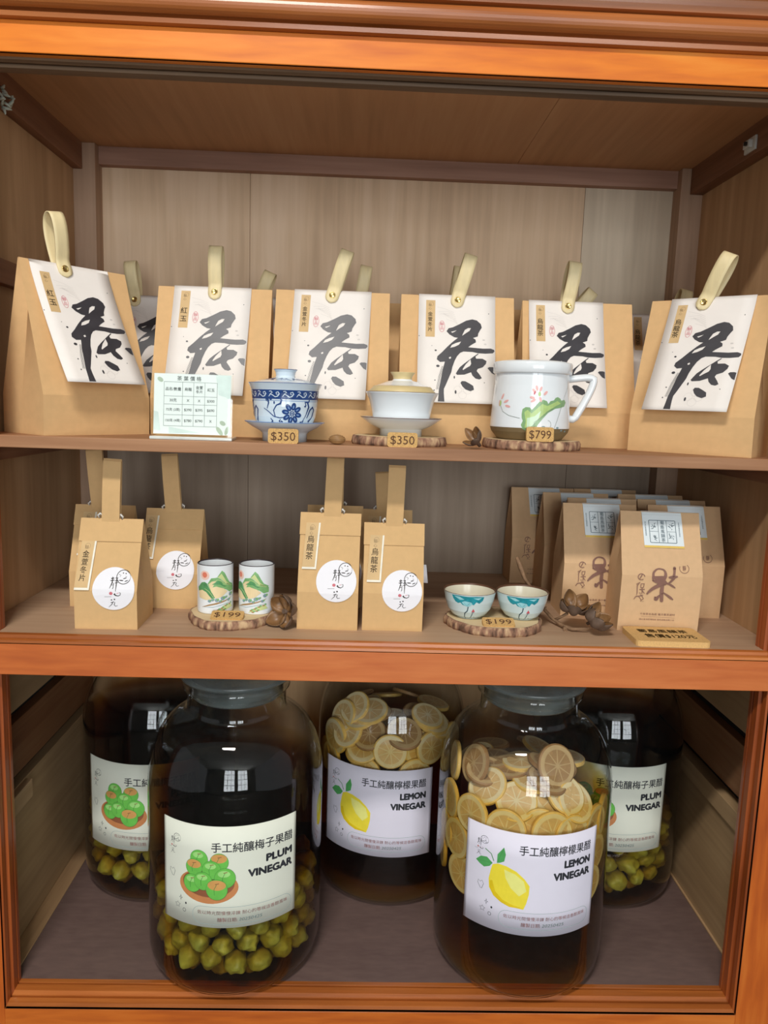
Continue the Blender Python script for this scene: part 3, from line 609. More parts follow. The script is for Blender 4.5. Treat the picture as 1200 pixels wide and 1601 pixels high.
# wedge tea bags with a printed front
TLM = ['tea_label', 'tea_blue', 'tea_gold', 'ink_grey']
def tea_print():
    c = Canvas(); U = .1085/835; X0 = 108; Z0 = 1375  # drawn on the zoomed bag, 835 units = bag width
    def P(pts): return [((x-X0)*U, (y-Z0)*U) for x, y in pts]
    st = lambda pts, w, **k: c.stroke(P(pts), [q*U for q in w] if isinstance(w, (list, tuple)) else w*U, 1, 2, **k)
    def brush(pts, w, n=6):
        Q = [Vector((pts[0][0], pts[0][1], w[0]))]+[Vector((x, y, k)) for (x, y), k in zip(pts, w)]+[Vector((pts[-1][0], pts[-1][1], w[-1]))]; out = []
        for a, b, d, e in zip(Q, Q[1:], Q[2:], Q[3:]):
            for i in range(n):
                t = i/n; out.append(.5*((2*b)+(d-a)*t+(2*a-5*b+4*d-e)*t*t+(3*b-a-3*d+e)*t**3))
        out.append(Q[-1]); st([(q.x, q.y) for q in out], [q.z for q in out])
        for q in (out[0], out[-1]): c.ell((q.x-X0)*U, (q.y-Z0)*U, q.z/2*U, q.z/2*U, 1, 2, n=14)
    brush([(432, 800), (436, 745), (480, 708), (540, 716), (558, 760), (536, 812), (505, 842)], [26, 22, 15, 18, 30, 40, 30])
    brush([(440, 790), (480, 800), (525, 795)], [26, 48, 44]); brush([(430, 822), (480, 838), (545, 838), (556, 850)], [18, 34, 46, 40])
    brush([(556, 850), (500, 872), (440, 908), (400, 945), (382, 968)], [34, 40, 34, 24, 14]); brush([(548, 846), (590, 852), (630, 872), (662, 892)], [24, 20, 22, 12])
    brush([(652, 694), (648, 740), (640, 785)], [30, 24, 30]); brush([(600, 786), (640, 782), (674, 776)], [22, 34, 18]); brush([(642, 796), (612, 832), (592, 848)], [26, 20, 10])
    brush([(535, 870), (530, 930), (534, 985), (538, 1035)], [30, 40, 36, 34]); brush([(470, 1002), (478, 1022), (505, 990), (540, 958)], [20, 36, 22, 12]); brush([(552, 952), (590, 975), (625, 1000), (650, 1018)], [14, 22, 26, 14])
    c.ring((310-X0)*U, (790-Z0)*U, 34*U, 30*U, 8*U, 1, 2, .9, 6.2); st([(318, 765), (300, 800), (290, 820)], [10, 8, 4])
    st([(265, 870), (300, 845), (275, 885), (280, 960), (275, 985)], [8, 12, 8, 8, 3]); st([(310, 865), (345, 860), (340, 900), (312, 905), (312, 870)], 8); st([(300, 925), (355, 920)], 9); st([(328, 900), (330, 965), (300, 960)], 8); st([(328, 930), (355, 965)], 7)
    st([(250, 1030), (270, 1000), (330, 990), (350, 1020), (320, 1050), (355, 1050)], [5, 9, 9, 7, 8, 3]); st([(300, 1000), (330, 1035)], 6); st([(310, 980), (345, 985)], 6)
    c.ring((752-X0)*U, (695-Z0)*U, 48*U, 45*U, 5*U, 1, 2, -.9, 3.6); c.text('靜', (752-X0)*U, (693-Z0)*U, 54*U, 1, 2, sx=.7)
    c.text('千年草本為底 複方養茶選材', (510-X0)*U, (1185-Z0)*U, 26*U, 1, 2, width=360*U); c.stroke(P([(345, 1212), (690, 1218)]), 2*U, 1, 2)
    c.text('國立臺灣茶博物館 藝術品聯合開工坊', (508-X0)*U, (1243-Z0)*U, 19*U, 1, 2, width=362*U)
    return c
TP = tea_print()
def tea_label():
    c = Canvas(); W, H = .0535, .0455
    c.rect(0, H-.003, W, H, 2, 1); x0, y0, x1, y1 = .0085, .0075, .044, .0385
    c.rrect(x0, y0, x1, y1, .0012, .0007, 1, 2); c.stroke([(.0205, y0), (.0205, y1)], .0005, 1, 2); c.stroke([(.032, y0), (.032, y1)], .0005, 1, 2)
    c.stroke([(x0, .023), (.0205, .023)], .0004, 1, 2); c.stroke([(.032, .023), (x1, .023)], .0004, 1, 2)
    c.vtext('蜀島風韻茶', .0262, .0108, .0058, 1, 2, 1.03)
    rnd = random.Random(3)
    for cx, cy in ((.0145, .0155), (.0375, .0155), (.0145, .031), (.0375, .031)):
        for k in range(9):
            a = rnd.uniform(0, 2*PI); l = rnd.uniform(.002, .005); bx, by = cx+rnd.uniform(-.0025, .0025), cy+rnd.uniform(-.003, .003)
            c.stroke([(bx, by), (bx+l*.5*math.cos(a), by+l*.5*math.sin(a)), (bx+l*math.cos(a+.3), by+l*math.sin(a+.3))], [.0002, .0008, .0002], 1, 2)
    c.vtext('金門高山茶園精選茶葉', .0035, .0105, .0019, 1, 2, 1.05); c.vtext('百年風味傳承手作茶品', .0488, .0105, .0019, 1, 2, 1.05)
    return c
TLAB = tea_label()
def tea_bag(loc, rz, label, group, lx=.002):
    w, d, h = .1085, .063, .1605; root = thing('wedge_tea_bag', label, 'tea bag', loc, rz, group)
    b = Bag(w, d, h, .078, .030, .003, .985)
    mb = MB(); b.body(mb); TP.emit(mb, lambda u, v, th: b.front(u-w/2, -v, th+.0004), dv=.006, lift=.0002); mb.build('bag_body', ['kraft_light', 'brown_print'], root, weld=False)
    back = .02; path = [Vector((0, b.by(h-back)+.0006, h-back)), Vector((0, b.by(h)+.0006, h)), Vector((0, b.ry+.001, h+.0007)), Vector((0, b.ry-.0005, h+.0005))]+[Vector((0, b.fy(h-.048*k/8)-.0007, h-.048*k/8)) for k in range(1, 9)]
    at, L = pathmap(path); W, H = .0535, .0455; L0 = L-H-.0015
    def f(u, v, th):
        p, dd = at(v+L0); n = Vector((1, 0, 0)).cross(dd).normalized(); n = -n if n.y > 0 and v > 0 else n
        return Vector((lx+u-W/2+v*.05, p.y, p.z))+n*th
    mb = MB(); mb.slab(lambda u, v, th: f(u, v-L0, th), W, L0+H, 2, 20, .0004, smooth=False); TLAB.emit(mb, lambda u, v, th: f(u, v, th+.0004), dv=.008, lift=.00015); mb.build('top_label', TLM, root, weld=False)
    return root
TG = 'wedge tea bags with white and blue top labels'
for x, y, a, lab in ((.8535, .088, -3, 'front brown wedge tea bag behind the cork notice board'),
    (.7930, .157, -1, 'brown wedge tea bag behind the seed pods, front of its row'),
    (.8180, .223, 0, 'second wedge tea bag back behind the one at the seed pods'), (.7950, .288, 0, 'third wedge tea bag back in the seed pod row'), (.7560, .353, 0, 'rearmost wedge tea bag of the seed pod row, next to the bare back wall'),
    (.9200, .163, -1, 'wedge tea bag nearest the side wall, behind the front one'), (.9290, .230, 0, 'second wedge tea bag back along the side wall'), (.9200, .294, 0, 'third wedge tea bag back along the side wall'), (.8650, .3565, 0, 'rearmost wedge tea bag of the side wall row')):
    tea_bag((x, y, ZL), R(a), lab, TG)

# ---------------------------------------------------------------- wood slices, price tags, pods
def wood_slice(loc, rx, ry, th, seed, label):
    rnd = random.Random(seed); n = 72; root = thing('wood_slice', label, 'wood slice', loc, 0, 'round wood slices used as stands')
    ph = [rnd.uniform(0, 6) for _ in range(4)]
    def rad(a, top): return 1+.025*math.sin(3*a+ph[0])+.018*math.sin(5*a+ph[1])+.012*math.sin(11*a+ph[2])+(.0 if top else .014*math.sin(23*a+ph[3]))
    mb = MB(); q = lambda a, k, z: (rx*k*math.cos(a), ry*k*math.sin(a), z)
    rings = [(.0, 1.0, 0), (th*.3, 1.02, 0), (th*.7, 1.015, 0), (th, .985, 0), (th, .955, 1)]
    P = [q(2*PI*i/n, k*rad(2*PI*i/n, t)+(.018*noise.noise(Vector((i*.9, z*300, seed))) if not t else 0), z) for z, k, t in rings for i in range(n)]
    for j in range(len(rings)-1): mb.add(P[j*n:(j+2)*n], [(i, (i+1) % n, n+(i+1) % n, n+i) for i in range(n)], 0, True)
    mb.add(P[:n], [list(range(n))[::-1]], 0); o = mb.build('bark', 'bark', root)
    mb = MB(); k0 = .96; mb.add([q(2*PI*i/n, k0*rad(2*PI*i/n, 1), th) for i in range(n)]+[(0, 0, th)], [(i, (i+1) % n, n) for i in range(n)])
    mb.add([q(2*PI*i/n, k0*rad(2*PI*i/n, 1), th-.003) for i in range(n)]+[(0, 0, th-.003)], [((i+1) % n, i, n) for i in range(n)]); mb.build('cut_face', 'slice_top', root)
    return root
wood_slice((.2760, .0965, ZL), .0555, .0530, .0120, 1, 'round bark-edged wood slice under the two green landscape cups')
wood_slice((.6325, .0985, ZL), .0650, .0540, .0120, 2, 'round bark-edged wood slice under the two lotus bowls')
wood_slice((.4920, .0990, ZS), .0600, .0500, .0115, 3, 'wood slice under the plain white lidded bowl')
wood_slice((.6680, .1010, ZS), .0625, .0530, .0120, 4, 'wood slice under the lidded lotus mug')
def price_tag(loc, txt, label, w=.0372, h=.0182, tilt=0, rz=0):
    o_ = MB(); th = .0050; r = .003; N = []
    for cx, cy, a in ((w/2-r, h-r, 0), (-w/2+r, h-r, PI/2), (-w/2+r, r, PI), (w/2-r, r, 1.5*PI)): N += [(cx+r*math.cos(a+PI/2*i/4), cy+r*math.sin(a+PI/2*i/4)) for i in range(5)]
    n = len(N); ct, st = math.cos(tilt), math.sin(tilt)
    T = lambda x, y, z: Vector((x, y*ct+z*st, z*ct-y*st))
    o_.add([T(x, y, z) for y in (0, th) for x, z in N], [list(range(n)), list(range(n, 2*n))[::-1]]+[(i, n+i, n+(i+1) % n, (i+1) % n) for i in range(n)])
    c = Canvas(); c.text(txt, 0, -h*.5, h*.82, 1, 1, 0, width=w*.80); c.emit(o_, lambda u, v, hh: T(u, -hh, -v), lift=.0003)
    o = o_.build('price_tag', ['cork', 'burn'], weld=False); o.location = loc; o.rotation_euler = (0, 0, rz); return tag(o, label, 'price tag', 'cork price tags')
price_tag((.3480, .0395, ZS), '$350', 'cork tag reading $350 before the blue and white bowl', tilt=R(6))
price_tag((.4952, .0400, ZS), '$350', 'cork tag reading $350 before the plain white bowl', tilt=R(6))
price_tag((.6680, .0480, ZS+.0121), '$799', 'cork tag reading $799 before the lotus mug', w=.0345, tilt=R(8))
price_tag((.2770, .0520, ZL+.0140), '$199', 'cork $199 tag lying back on the slice with green cups', w=.042, tilt=R(72))
price_tag((.6310, .0510, ZL+.0140), '$199', 'cork $199 tag lying back on the slice with lotus bowls', w=.042, tilt=R(72))
def husk(mb, base, d, side, L, W, cup, curl, m=0, mi=1, th=.0012):
    """one woody shell of a pod: spoon shape growing along d, hollow towards its inner side"""
    d = Vector(d).normalized(); side = Vector(side); side = (side-d*side.dot(d)).normalized(); nrm = d.cross(side).normalized()
    base = Vector(base)
    def f(s, t, h):
        ww = W*math.sin(PI*min(1, s*.93+.05))**.75; x = (t*2-1); p = base+d*(L*s)+side*(ww*x)+nrm*(-cup*(1-x*x)*math.sin(PI*min(1, s*.95+.03))+curl*s*s+h)
        return p
    nu, nv = 8, 10
    mb.grid(lambda a, b: f(b, a, th), nu, nv, mi); mb.grid(lambda a, b: f(b, a, 0), nu, nv, m)
    for tt in (0, 1): mb.grid(lambda a, b: f(b, tt, th*a), 1, nv, m)
def pod_parts(root, centre, axis, n, L, W, spread, seed, cup=.006):
    rnd = random.Random(seed); ax = Vector(axis).normalized(); a0 = ax.orthogonal().normalized(); b0 = ax.cross(a0)
    for k in range(n):
        a = 2*PI*k/n+rnd.uniform(-.25, .25); out = a0*math.cos(a)+b0*math.sin(a); sp = spread*rnd.uniform(.75, 1.2)
        d = (ax*math.cos(sp)+out*math.sin(sp)).normalized(); side = ax.cross(out)
        mb = MB(); husk(mb, Vector(centre)+out*.002, d, side, L*rnd.uniform(.88, 1.1), W*rnd.uniform(.85, 1.1), cup, .001); mb.build('husk', ['pod_brown', 'pod_inside'], root, weld=True)
    mb = MB(); mb.tube([Vector(centre)-ax*.006, Vector(centre)+ax*.006], [.0022, .0034], 8); mb.build('pod_core', 'pod_brown', root)
p = thing('seed_pod', 'open dried seed pod leaning on the wood slice of green cups', 'seed pod', (.3490, .0700, ZL), 0, 'dried seed pods'); pod_parts(p, (.004, 0, .020), (-.55, -.6, .25), 5, .027, .0115, 1.0, 5, .009)
p = thing('seed_pod', 'small dried seed pod between the white lidded bowl and mug', 'seed pod', (.5865, .0600, ZS), 0, 'dried seed pods'); pod_parts(p, (.005, 0, .0075), (-.55, -.4, .6), 5, .0215, .0068, .75, 9, .003)
# little ribbed nut
mb = MB(); mb.grid(lambda a, b: ((.0105*math.cos(2*PI*a)*math.sin(PI*b))*(1+.10*math.cos(2*PI*b*9)), .0075*math.sin(2*PI*a)*math.sin(PI*b)*(1+.10*math.cos(2*PI*b*9)), .0062-.0062*math.cos(PI*b)), 20, 22, 0, closed_u=True)
o = mb.build('ribbed_nut', 'lemon_brown'); o.location = (.4140, .0560, ZS); tag(o, 'tiny ribbed brown nut on the upper shelf between both lidded bowls', 'nut')
tw = thing('seed_pod_twig', 'dry twig with two open seed pods leaning beside the lotus bowl', 'twig', (.735, .075, ZL), 0, 'dried seed pods')
mb = MB(); TW = lambda *P: [Vector(q)-Vector((.735, .075, ZL)) for q in P]
mb.tube(TW((.6688, .1470, .5905), (.6725, .1430, .5800), (.6800, .1440, .5620), (.7000, .1400, .5340), (.7080, .1250, .5205), (.7150, .1100, .5130), (.7250, .0900, .5085), (.7340, .0770, .5080), (.7540, .0740, .5100)), [.0026, .0034, .0026, .0022, .0024, .0022, .0028, .0024, .0020], 8)
mb.tube(TW((.7170, .1060, .5120), (.7240, .1000, .5180), (.7320, .0960, .5250)), [.0020, .0018, .0022], 8); mb.tube(TW((.7260, .0890, .5085), (.7255, .0780, .5060)), [.0024, .0030], 6); mb.tube(TW((.7075, .126, .5205), (.7085, .122, .5260)), [.002, .0012], 6)
mb.build('stem', 'twig_brown', tw)
pod_parts(tw, TW((.7390, .0960, .5290))[0], (.05, -.45, .9), 5, .0270, .0105, .80, 14, .0095)
pod_parts(tw, TW((.7570, .0730, .5200))[0], (.55, -.45, .55), 5, .0265, .0110, .74, 21, .0095)
# cork notice board
def notice():
    W, D, T = .0960, .0640, .0075; mb = MB(); r = .007; N = []
    for cx, cy, a in ((W/2-r, D-r, 0), (-W/2+r, D-r, PI/2), (-W/2+r, r, PI), (W/2-r, r, 1.5*PI)): N += [(cx+r*math.cos(a+PI/2*i/4), cy+r*math.sin(a+PI/2*i/4)) for i in range(5)]
    n = len(N); mb.add([(x, y, z) for z in (0, T) for x, y in N], [list(range(n))[::-1], list(range(n, 2*n))]+[(i, (i+1) % n, n+(i+1) % n, n+i) for i in range(n)])
    c = Canvas(); c.text('蜀島風韻茶', 0, .020, .0150, 1, 1, .004, width=.066); c.text('售價$120元', .003, .041, .0165, 1, 1, .004, width=.066)
    c.emit(mb, lambda u, v, h: Vector((u, D-v, T+h)), lift=.0003)
    o = mb.build('notice_board', ['cork_board', 'print_brown'], weld=False); o.location = (.8500, .0205, ZL); o.rotation_euler = (0, 0, R(-1))
    tag(o, 'flat cork notice priced 120 yuan lying before the wedge tea bags', 'notice board')
notice()

# ---------------------------------------------------------------- acrylic sign
def sign():
    root = thing('sign_holder', 'clear acrylic stand holding a white price table of tea', 'sign', (.2325, .0560, ZS), R(2))
    W, H, tl = .0990, .0785, R(-7)
    A = lambda u, v, h: Vector((u-W/2, -h*math.cos(tl)+(H-v)*math.sin(-tl), (H-v)*math.cos(tl)+.004-h*math.sin(-tl)*0))
    mb = MB(); mb.slab(A, W, H, 1, 1, .0016, smooth=False); mb.build('front_pane', 'acrylic', root)
    mb = MB(); mb.slab(lambda u, v, h: A(u, v, h-.0045), W, H, 1, 1, .0016, smooth=False); mb.build('back_pane', 'acrylic', root)
    mb = MB(); mb.box(-W/2-.001, W/2+.001, -.0060, .040, 0, .0038); mb.build('foot', 'acrylic_edge', root, .0008, label='clear acrylic foot')
    c = Canvas(); pw, ph = W*.955, H*.955
    c.poly([(pw*.80, 0), (pw, 0), (pw, ph*.42), (pw*.93, ph*.36), (pw*.84, ph*.33)], 1, 1); c.poly([(0, ph*.62), (pw*.06, ph*.64), (pw*.09, ph*.95), (0, ph*.93)], 1, 1); c.poly([(pw*.2, ph*.88), (pw*.6, ph*.97), (pw*.2, ph*.99)], 1, 1)
    for x, y, r_, L in ((.86, .93, -2.2, .16), (.96, .92, -1.2, .15), (.08, .10, .6, .10), (.90, .80, -2.6, .1)): c.ell(pw*x, ph*y, pw*L*.42, pw*.028, 4, 2, rot=r_, n=14)
    xs = [.13, .37, .515, .66, .82]; ys = [.135, .37, .505, .68, .865]
    for x in xs: c.stroke([(pw*x, ph*ys[0]), (pw*x, ph*ys[-1])], .0005, 2, 2)
    for y in ys: c.stroke([(pw*xs[0], ph*y), (pw*xs[-1], ph*y)], .0005, 2, 2)
    c.text('茶 葉 價 格', pw*.455, ph*.075, .0062, 3, 2, .006)
    rows = [['品名/數量', '烏龍', '金萱', '紅玉'], ['30克', 'X', 'X', '$300'], ['75克 (2兩)', '$390', '$395', '$690'], ['150克 (4兩)', '$780', '$790', 'X']]
    for i, rw in enumerate(rows):
        for j, t in enumerate(rw):
            cx = pw*(xs[j]+xs[j+1])/2; cy = ph*(ys[i]+ys[i+1])/2
            if t == '金萱': c.text('金萱', cx, cy-.0025, .0045, 3, 2, .008); c.text('冬片', cx, cy+.0027, .0045, 3, 2, .008)
            else: c.text(t, cx, cy, .0046 if len(t) < 6 else .0040, 3, 2, .008)
    mb = MB(); g = lambda u, v, h: A(u+W*.022, v+H*.012, h-.0018)
    mb.slab(g, pw, ph, 1, 1, .0003, smooth=False); c.emit(mb, lambda u, v, h: g(u, v, h+.0003), lift=.0001)
    mb.build('price_sheet', ['sign_paper', 'sign_mint', 'sign_line', 'sign_text', 'sign_leaf'], root, weld=False)
sign()

# ---------------------------------------------------------------- china
def interp(prof):
    P = sorted((z, r) for r, z in prof)
    def f(z):
        if z <= P[0][0]: return P[0][1]
        for (z0, r0), (z1, r1) in zip(P, P[1:]):
            if z <= z1: return r0+(r1-r0)*(z-z0)/max(1e-9, z1-z0)
        return P[-1][1]
    return f
def wrap(rf, ztop, rref, az0=0):
    """(u, v) -> lathe surface, u = 0 faces the viewer's side (-y), v down from ztop"""
    def f(u, v, h): a = az0+u/rref; z = ztop-v; r = rf(z)+h; return Vector((r*math.sin(a), -r*math.cos(a), z))
    return f
def shell(out, inn): return out+inn  # outer profile upwards, inner downwards
def blue_bowl():
    root = thing('lidded_bowl', 'blue and white porcelain lidded bowl with flowers on its saucer', 'lidded bowl', (.3440, .0980, ZS))
    sa = [(.0, .004), (.024, .004), (.026, 0), (.029, 0), (.029, .010), (.032, .013), (.042, .018), (.0515, .0245), (.0520, .0255), (.0505, .0256), (.040, .0205), (.028, .0165), (0, .0160)]
    mb = MB(); mb.lathe(sa, 56, mats=[0]*7+[1]*2+[0]*3, cap=False); mb.build('saucer', ['porcelain_pale', 'cobalt_pale'], root)
    out = [(.020, .0175), (.0300, .0180), (.0355, .0220), (.0395, .0320), (.0415, .0450), (.0425, .0600), (.0436, .0660), (.0462, .0715), (.0474, .0738)]
    mb = MB(); mb.lathe([(0, .0178)]+out+[(.0470, .0745), (.0452, .0720), (.0420, .0640), (.0400, .0400), (.030, .022), (0, .021)], 64, mats=[0]*8+[0, 1, 1]+[0]*4, cap=False)
    rf = interp(out); c = Canvas(); RR = .042
    cir = 2*PI*RR
    c.rect(-cir/2, .0, cir/2, .0115, 1, 1); c.stroke([(-cir/2, .0134), (0, .0134), (cir/2, .0134)], .0007, 2, 1)
    for k in range(-7, 8):
        x = k*.0176+.004; s_ = lambda pts, w: c.stroke([(x+a, b) for a, b in pts], w, 0, 2)
        s_([(-.0075, .0085), (-.005, .0052), (-.002, .0068), (.001, .0088), (.004, .0080), (.0062, .0050), (.0048, .0026), (.0022, .0034), (.0026, .0058), (.0044, .0054)], [.0006, .0014, .001, .001, .0013, .0013, .0011, .001, .0008, .0006]); s_([(-.0066, .0022), (-.0040, .0018), (-.0024, .0034), (-.0044, .0042)], .0009)
    for fx in (.009, -.077, .095):
        c.ell(fx, .0290, .0032, .0034, 1, 3, n=16); c.ring(fx, .0290, .0012, .0022, .0006, 0, 4)
        for k in range(8):
            a = 2*PI*k/8+.2; px, py = fx+.0086*math.cos(a), .0290+.0088*math.sin(a)
            c.ell(px, py, .0048, .0031, 1, 2, rot=a, n=16); c.ell(px-.0006*math.cos(a), py-.0006*math.sin(a), .0022, .0009, 2, 3, rot=a, n=10)
        q = lambda pts, w: c.stroke([(fx+a, b-.0055) for a, b in pts], [k*1.5 for k in w], 1, 2)
        q([(-.009, .0390), (-.016, .0402), (-.024, .0385), (-.032, .0320), (-.038, .0285)], [.0006, .0008, .0008, .0007, .0005]); q([(-.022, .0390), (-.024, .0310), (-.020, .0245), (-.0150, .0225), (-.0135, .0180), (-.0155, .0165)], [.0008, .0009, .0010, .0016, .0014, .0007])
        q([(-.033, .0290), (-.0305, .0220), (-.0315, .0175), (-.0345, .0165), (-.0335, .0200)], [.0006, .0012, .0022, .0018, .0008]); c.ell(fx-.0275, 0.0115, .0018, .0016, 1, 2, n=10); c.ell(fx-.023, 0.0160, .0010, .0020, 1, 2, n=10)
        q([(-.026, .0450), (-.029, .0465), (-.0265, .0440), (-.0290, .0410)], [.003, .0018, .0014, .0008]); q([(-.013, .0440), (-.0150, .0470), (-.0170, .0440), (-.0150, .0420)], [.0022, .0018, .0012, .0006])
        q([(.010, .0480), (.017, .0440), (.021, .0350), (.024, .0260), (.0215, .0200), (.0175, .0200), (.0190, .0240), (.0170, .0260)], [.0008, .0007, .0009, .0018, .0020, .0014, .0012, .002]); q([(.023, .0400), (.027, .0300), (.032, .0260), (.036, .0300), (.033, .0400), (.028, .0450)], [.001, .0016, .0018, .0016, .0014, .0024]); q([(.012, .0500), (.014, .0450), (.017, .0470), (.018, .0430)], [.0022, .0016, .0016, .0008]); c.ell(fx+.024, 0.0130, .0010, .0024, 1, 2, n=10, rot=.3)
    f = wrap(rf, .0655, RR, R(6)); c.emit(mb, lambda u, v, h: f(u, v, h+.0001), du=.0025, dv=.004, lift=.00010)
    mb.build('bowl', ['porcelain_pale', 'cobalt', 'cobalt_pale'], root, weld=False)
    lid = [(.0432, .0715), (.0415, .0748), (.0330, .0775), (.0230, .0792), (.0150, .0812), (.0128, .0818), (.0122, .0840), (.0130, .0885), (.0150, .0915), (.0150, .0922), (.0138, .0922), (.0115, .0880), (0, .0865)]
    mb = MB(); mb.lathe(lid, 56, mats=[0]*8+[1, 1]+[0]*2, cap=False); c = Canvas()
    for k in range(8):
        x = (k-4)*.0188; c.stroke([(x-.008, .003), (x-.004, .0012), (x, .0030), (x+.004, .0014), (x+.008, .0034)], [.0006, .0018, .0024, .0018, .0006], 1, 1); c.ell(x+.004, .0035, .003, .0008, 2, 1, n=10)
    g = wrap(interp([(.0230, .0792), (.0330, .0775), (.0150, .0812)]), .0812, .024); c.emit(mb, lambda u, v, h: g(u, v, h+.0002), du=.002, lift=.00015)
    mb.build('lid', ['porcelain_pale', 'cobalt', 'cobalt_pale'], root, weld=False)
blue_bowl()
def white_bowl():
    root = thing('lidded_bowl', 'plain white porcelain lidded bowl with tan knob on its saucer', 'lidded bowl', (.4955, .1000, ZS+.0116))
    sa = [(0, .004), (.0245, .004), (.0255, 0), (.0275, 0), (.0275, .0085), (.0300, .0095), (.0400, .0140), (.0490, .0200), (.0530, .0232), (.0535, .0240), (.0520, .0240), (.0420, .0180), (.028, .0140), (0, .0136)]
    mb = MB(); mb.lathe(sa, 56, mats=[0]*8+[1]*2+[0]*3, cap=False); mb.build('saucer', ['porcelain', 'rim_brown'], root)
    bo = [(0, .0150), (.024, .0150), (.0335, .0165), (.0370, .0230), (.0395, .0350), (.0425, .0465), (.0465, .0545), (.0475, .0560), (.0472, .0566), (.0455, .0545), (.0400, .0400), (.030, .020), (0, .019)]
    mb = MB(); mb.lathe(bo, 56, mats=[0]*7+[1]*2+[0]*3, cap=False); mb.build('bowl', ['porcelain', 'rim_brown'], root)
    li = [(.0435, .0540), (.0435, .0568), (.0370, .0640), (.0365, .0640), (.0300, .0660), (.0200, .0700), (.0135, .0712), (.0120, .0730), (.0128, .0770), (.0158, .0812), (.0160, .0820), (.0142, .0820), (.0110, .0775), (0, .0765)]
    mb = MB(); mb.lathe(li, 56, mats=[0]*2+[1]*5+[0]*6, cap=False); mb.build('lid', ['tan_glaze', 'porcelain'], root)
white_bowl()
def mug():
    root = thing('lidded_mug', 'white lidded mug painted with a green lotus leaf', 'mug', (.6665, .1080, ZS+.0121))
    prof = [(.0380, 0), (.0425, .0010), (.0500, .0105), (.0519, .0160), (.0520, .0180), (.0514, .0300), (.0500, .0500), (.0484, .0700), (.0478, .0860)]
    mb = MB(); mb.lathe([(0, .0005)]+prof+[(.0440, .0860), (.0460, .0200), (.038, .006), (0, .005)], 64, mats=[1]*4+[0]*10, cap=False)
    c = Canvas(); RR = .0505; rf = interp(prof)
    X = lambda px: math.asin(max(-.98, min(.98, (px-478)/400)))*RR-R(0)*RR; Y = lambda py: (py-190)/700*.0855
    T = lambda P: [(X(x), Y(y)) for x, y in P]
    # leaf
    c.poly(T([(395, 620), (400, 570), (430, 548), (470, 550), (490, 575), (530, 530), (560, 490), (600, 468), (635, 480), (650, 510), (670, 480), (705, 470), (720, 445), (745, 435), (770, 450), (780, 470), (815, 460), (825, 490), (810, 530), (770, 545), (720, 555), (650, 600), (600, 660), (560, 720), (520, 790), (440, 790), (405, 770), (395, 730), (410, 690), (398, 660)]), 2, 1)
    c.poly(T([(420, 600), (450, 575), (490, 610), (540, 560), (590, 510), (640, 530), (690, 505), (740, 475), (775, 500), (730, 525), (660, 570), (600, 630), (540, 690), (470, 770), (430, 760), (440, 690), (430, 650)]), 3, 2)
    c.poly(T([(450, 660), (520, 640), (580, 580), (560, 660), (500, 740), (450, 760)]), 4, 3)
    c.stroke(T([(520, 780), (520, 700), (580, 650), (640, 590), (700, 555)]), .0005, 7, 3)
    for fx, fy in ((560, 420),):
        for dx, dy, r_ in ((-55, -40, .9), (-30, -70, 1.3), (10, -60, -1.2), (60, -20, -.8), (-70, 30, .2), (-60, 60, 2.6), (10, 45, 1.2)): c.ell(X(fx+dx), Y(fy+dy), .0035, .0017, 5, 2, rot=r_, n=12)
        c.ell(X(fx), Y(fy-10), .0018, .0030, 3, 3, n=12); c.ell(X(510), Y(400), .0012, .0026, 6, 3, rot=.3, n=10)
    for dx, dy, r_ in ((0, -70, -1.1), (40, -20, -.4), (60, 30, .2), (-25, 0, 1.5)): c.ell(X(190+dx), Y(515+dy), .0042, .0016, 5, 2, rot=r_, n=12)
    c.ell(X(175), Y(515), .0017, .0038, 3, 3, rot=.1, n=12); c.stroke(T([(180, 545), (205, 600), (270, 640), (380, 665)]), .0005, 7, 2)
    c.stroke(T([(852, 320), (815, 420), (770, 570), (710, 770)]), .0004, 7, 2); c.ring(X(650), Y(720), .0045, .005, .0004, 7, 2, -1.6, 2.4)
    for px, py in ((610, 745), (745, 752), (790, 780), (830, 790), (690, 790)): c.ell(X(px), Y(py), .0022, .0012, 8, 2, n=10)
    f = wrap(rf, .0860, RR, R(-12)); c.emit(mb, lambda u, v, h: f(u, v, h+.0001), du=.004, dv=.006, lift=.00010)
    mb.build('cup_body', ['porcelain', 'clay_brown', 'leaf_dark', 'leaf_green', 'leaf_mint', 'lotus_pink', 'lotus_red', 'stem_grey', 'tree_blue'], root, weld=False)
    mb = MB(); mb.lathe([(0, .0850), (.0500, .0850), (.0512, .0865), (.0512, .0975), (.0498, .0998), (.0420, .1015), (.0250, .1026), (0, .1030)], 64, cap=False); mb.build('lid', 'porcelain', root)
    mb = MB(); pts = bez([(.0455, 0, .0800), (.062, -.002, .0815), (.074, -.004, .0850), (.0805, -.004, .0815)], 8)+bez([(.0805, -.004, .0815), (.082, -.004, .070), (.066, -.003, .0420), (.0600, -.002, .0305)], 12)[1:]+[Vector((.0570, -.001, .0280)), Vector((.0495, 0, .0290))]
    n = 10; V = []; pv = [Vector(q) for q in pts]
    for i, q in enumerate(pv):
        d = (pv[min(i+1, len(pv)-1)]-pv[max(0, i-1)]).normalized(); a = Vector((0, 1, 0)); b = d.cross(a).normalized(); V += [q+a*.0062*math.cos(2*PI*k/n)+b*.0050*math.sin(2*PI*k/n) for k in range(n)]
    mb.add(V, [(j*n+k, j*n+(k+1) % n, (j+1)*n+(k+1) % n, (j+1)*n+k) for j in range(len(pv)-1) for k in range(n)]+[list(range(n))[::-1], list(range(len(V)-n, len(V)))], 0, True); mb.build('handle', 'porcelain', root)
mug()
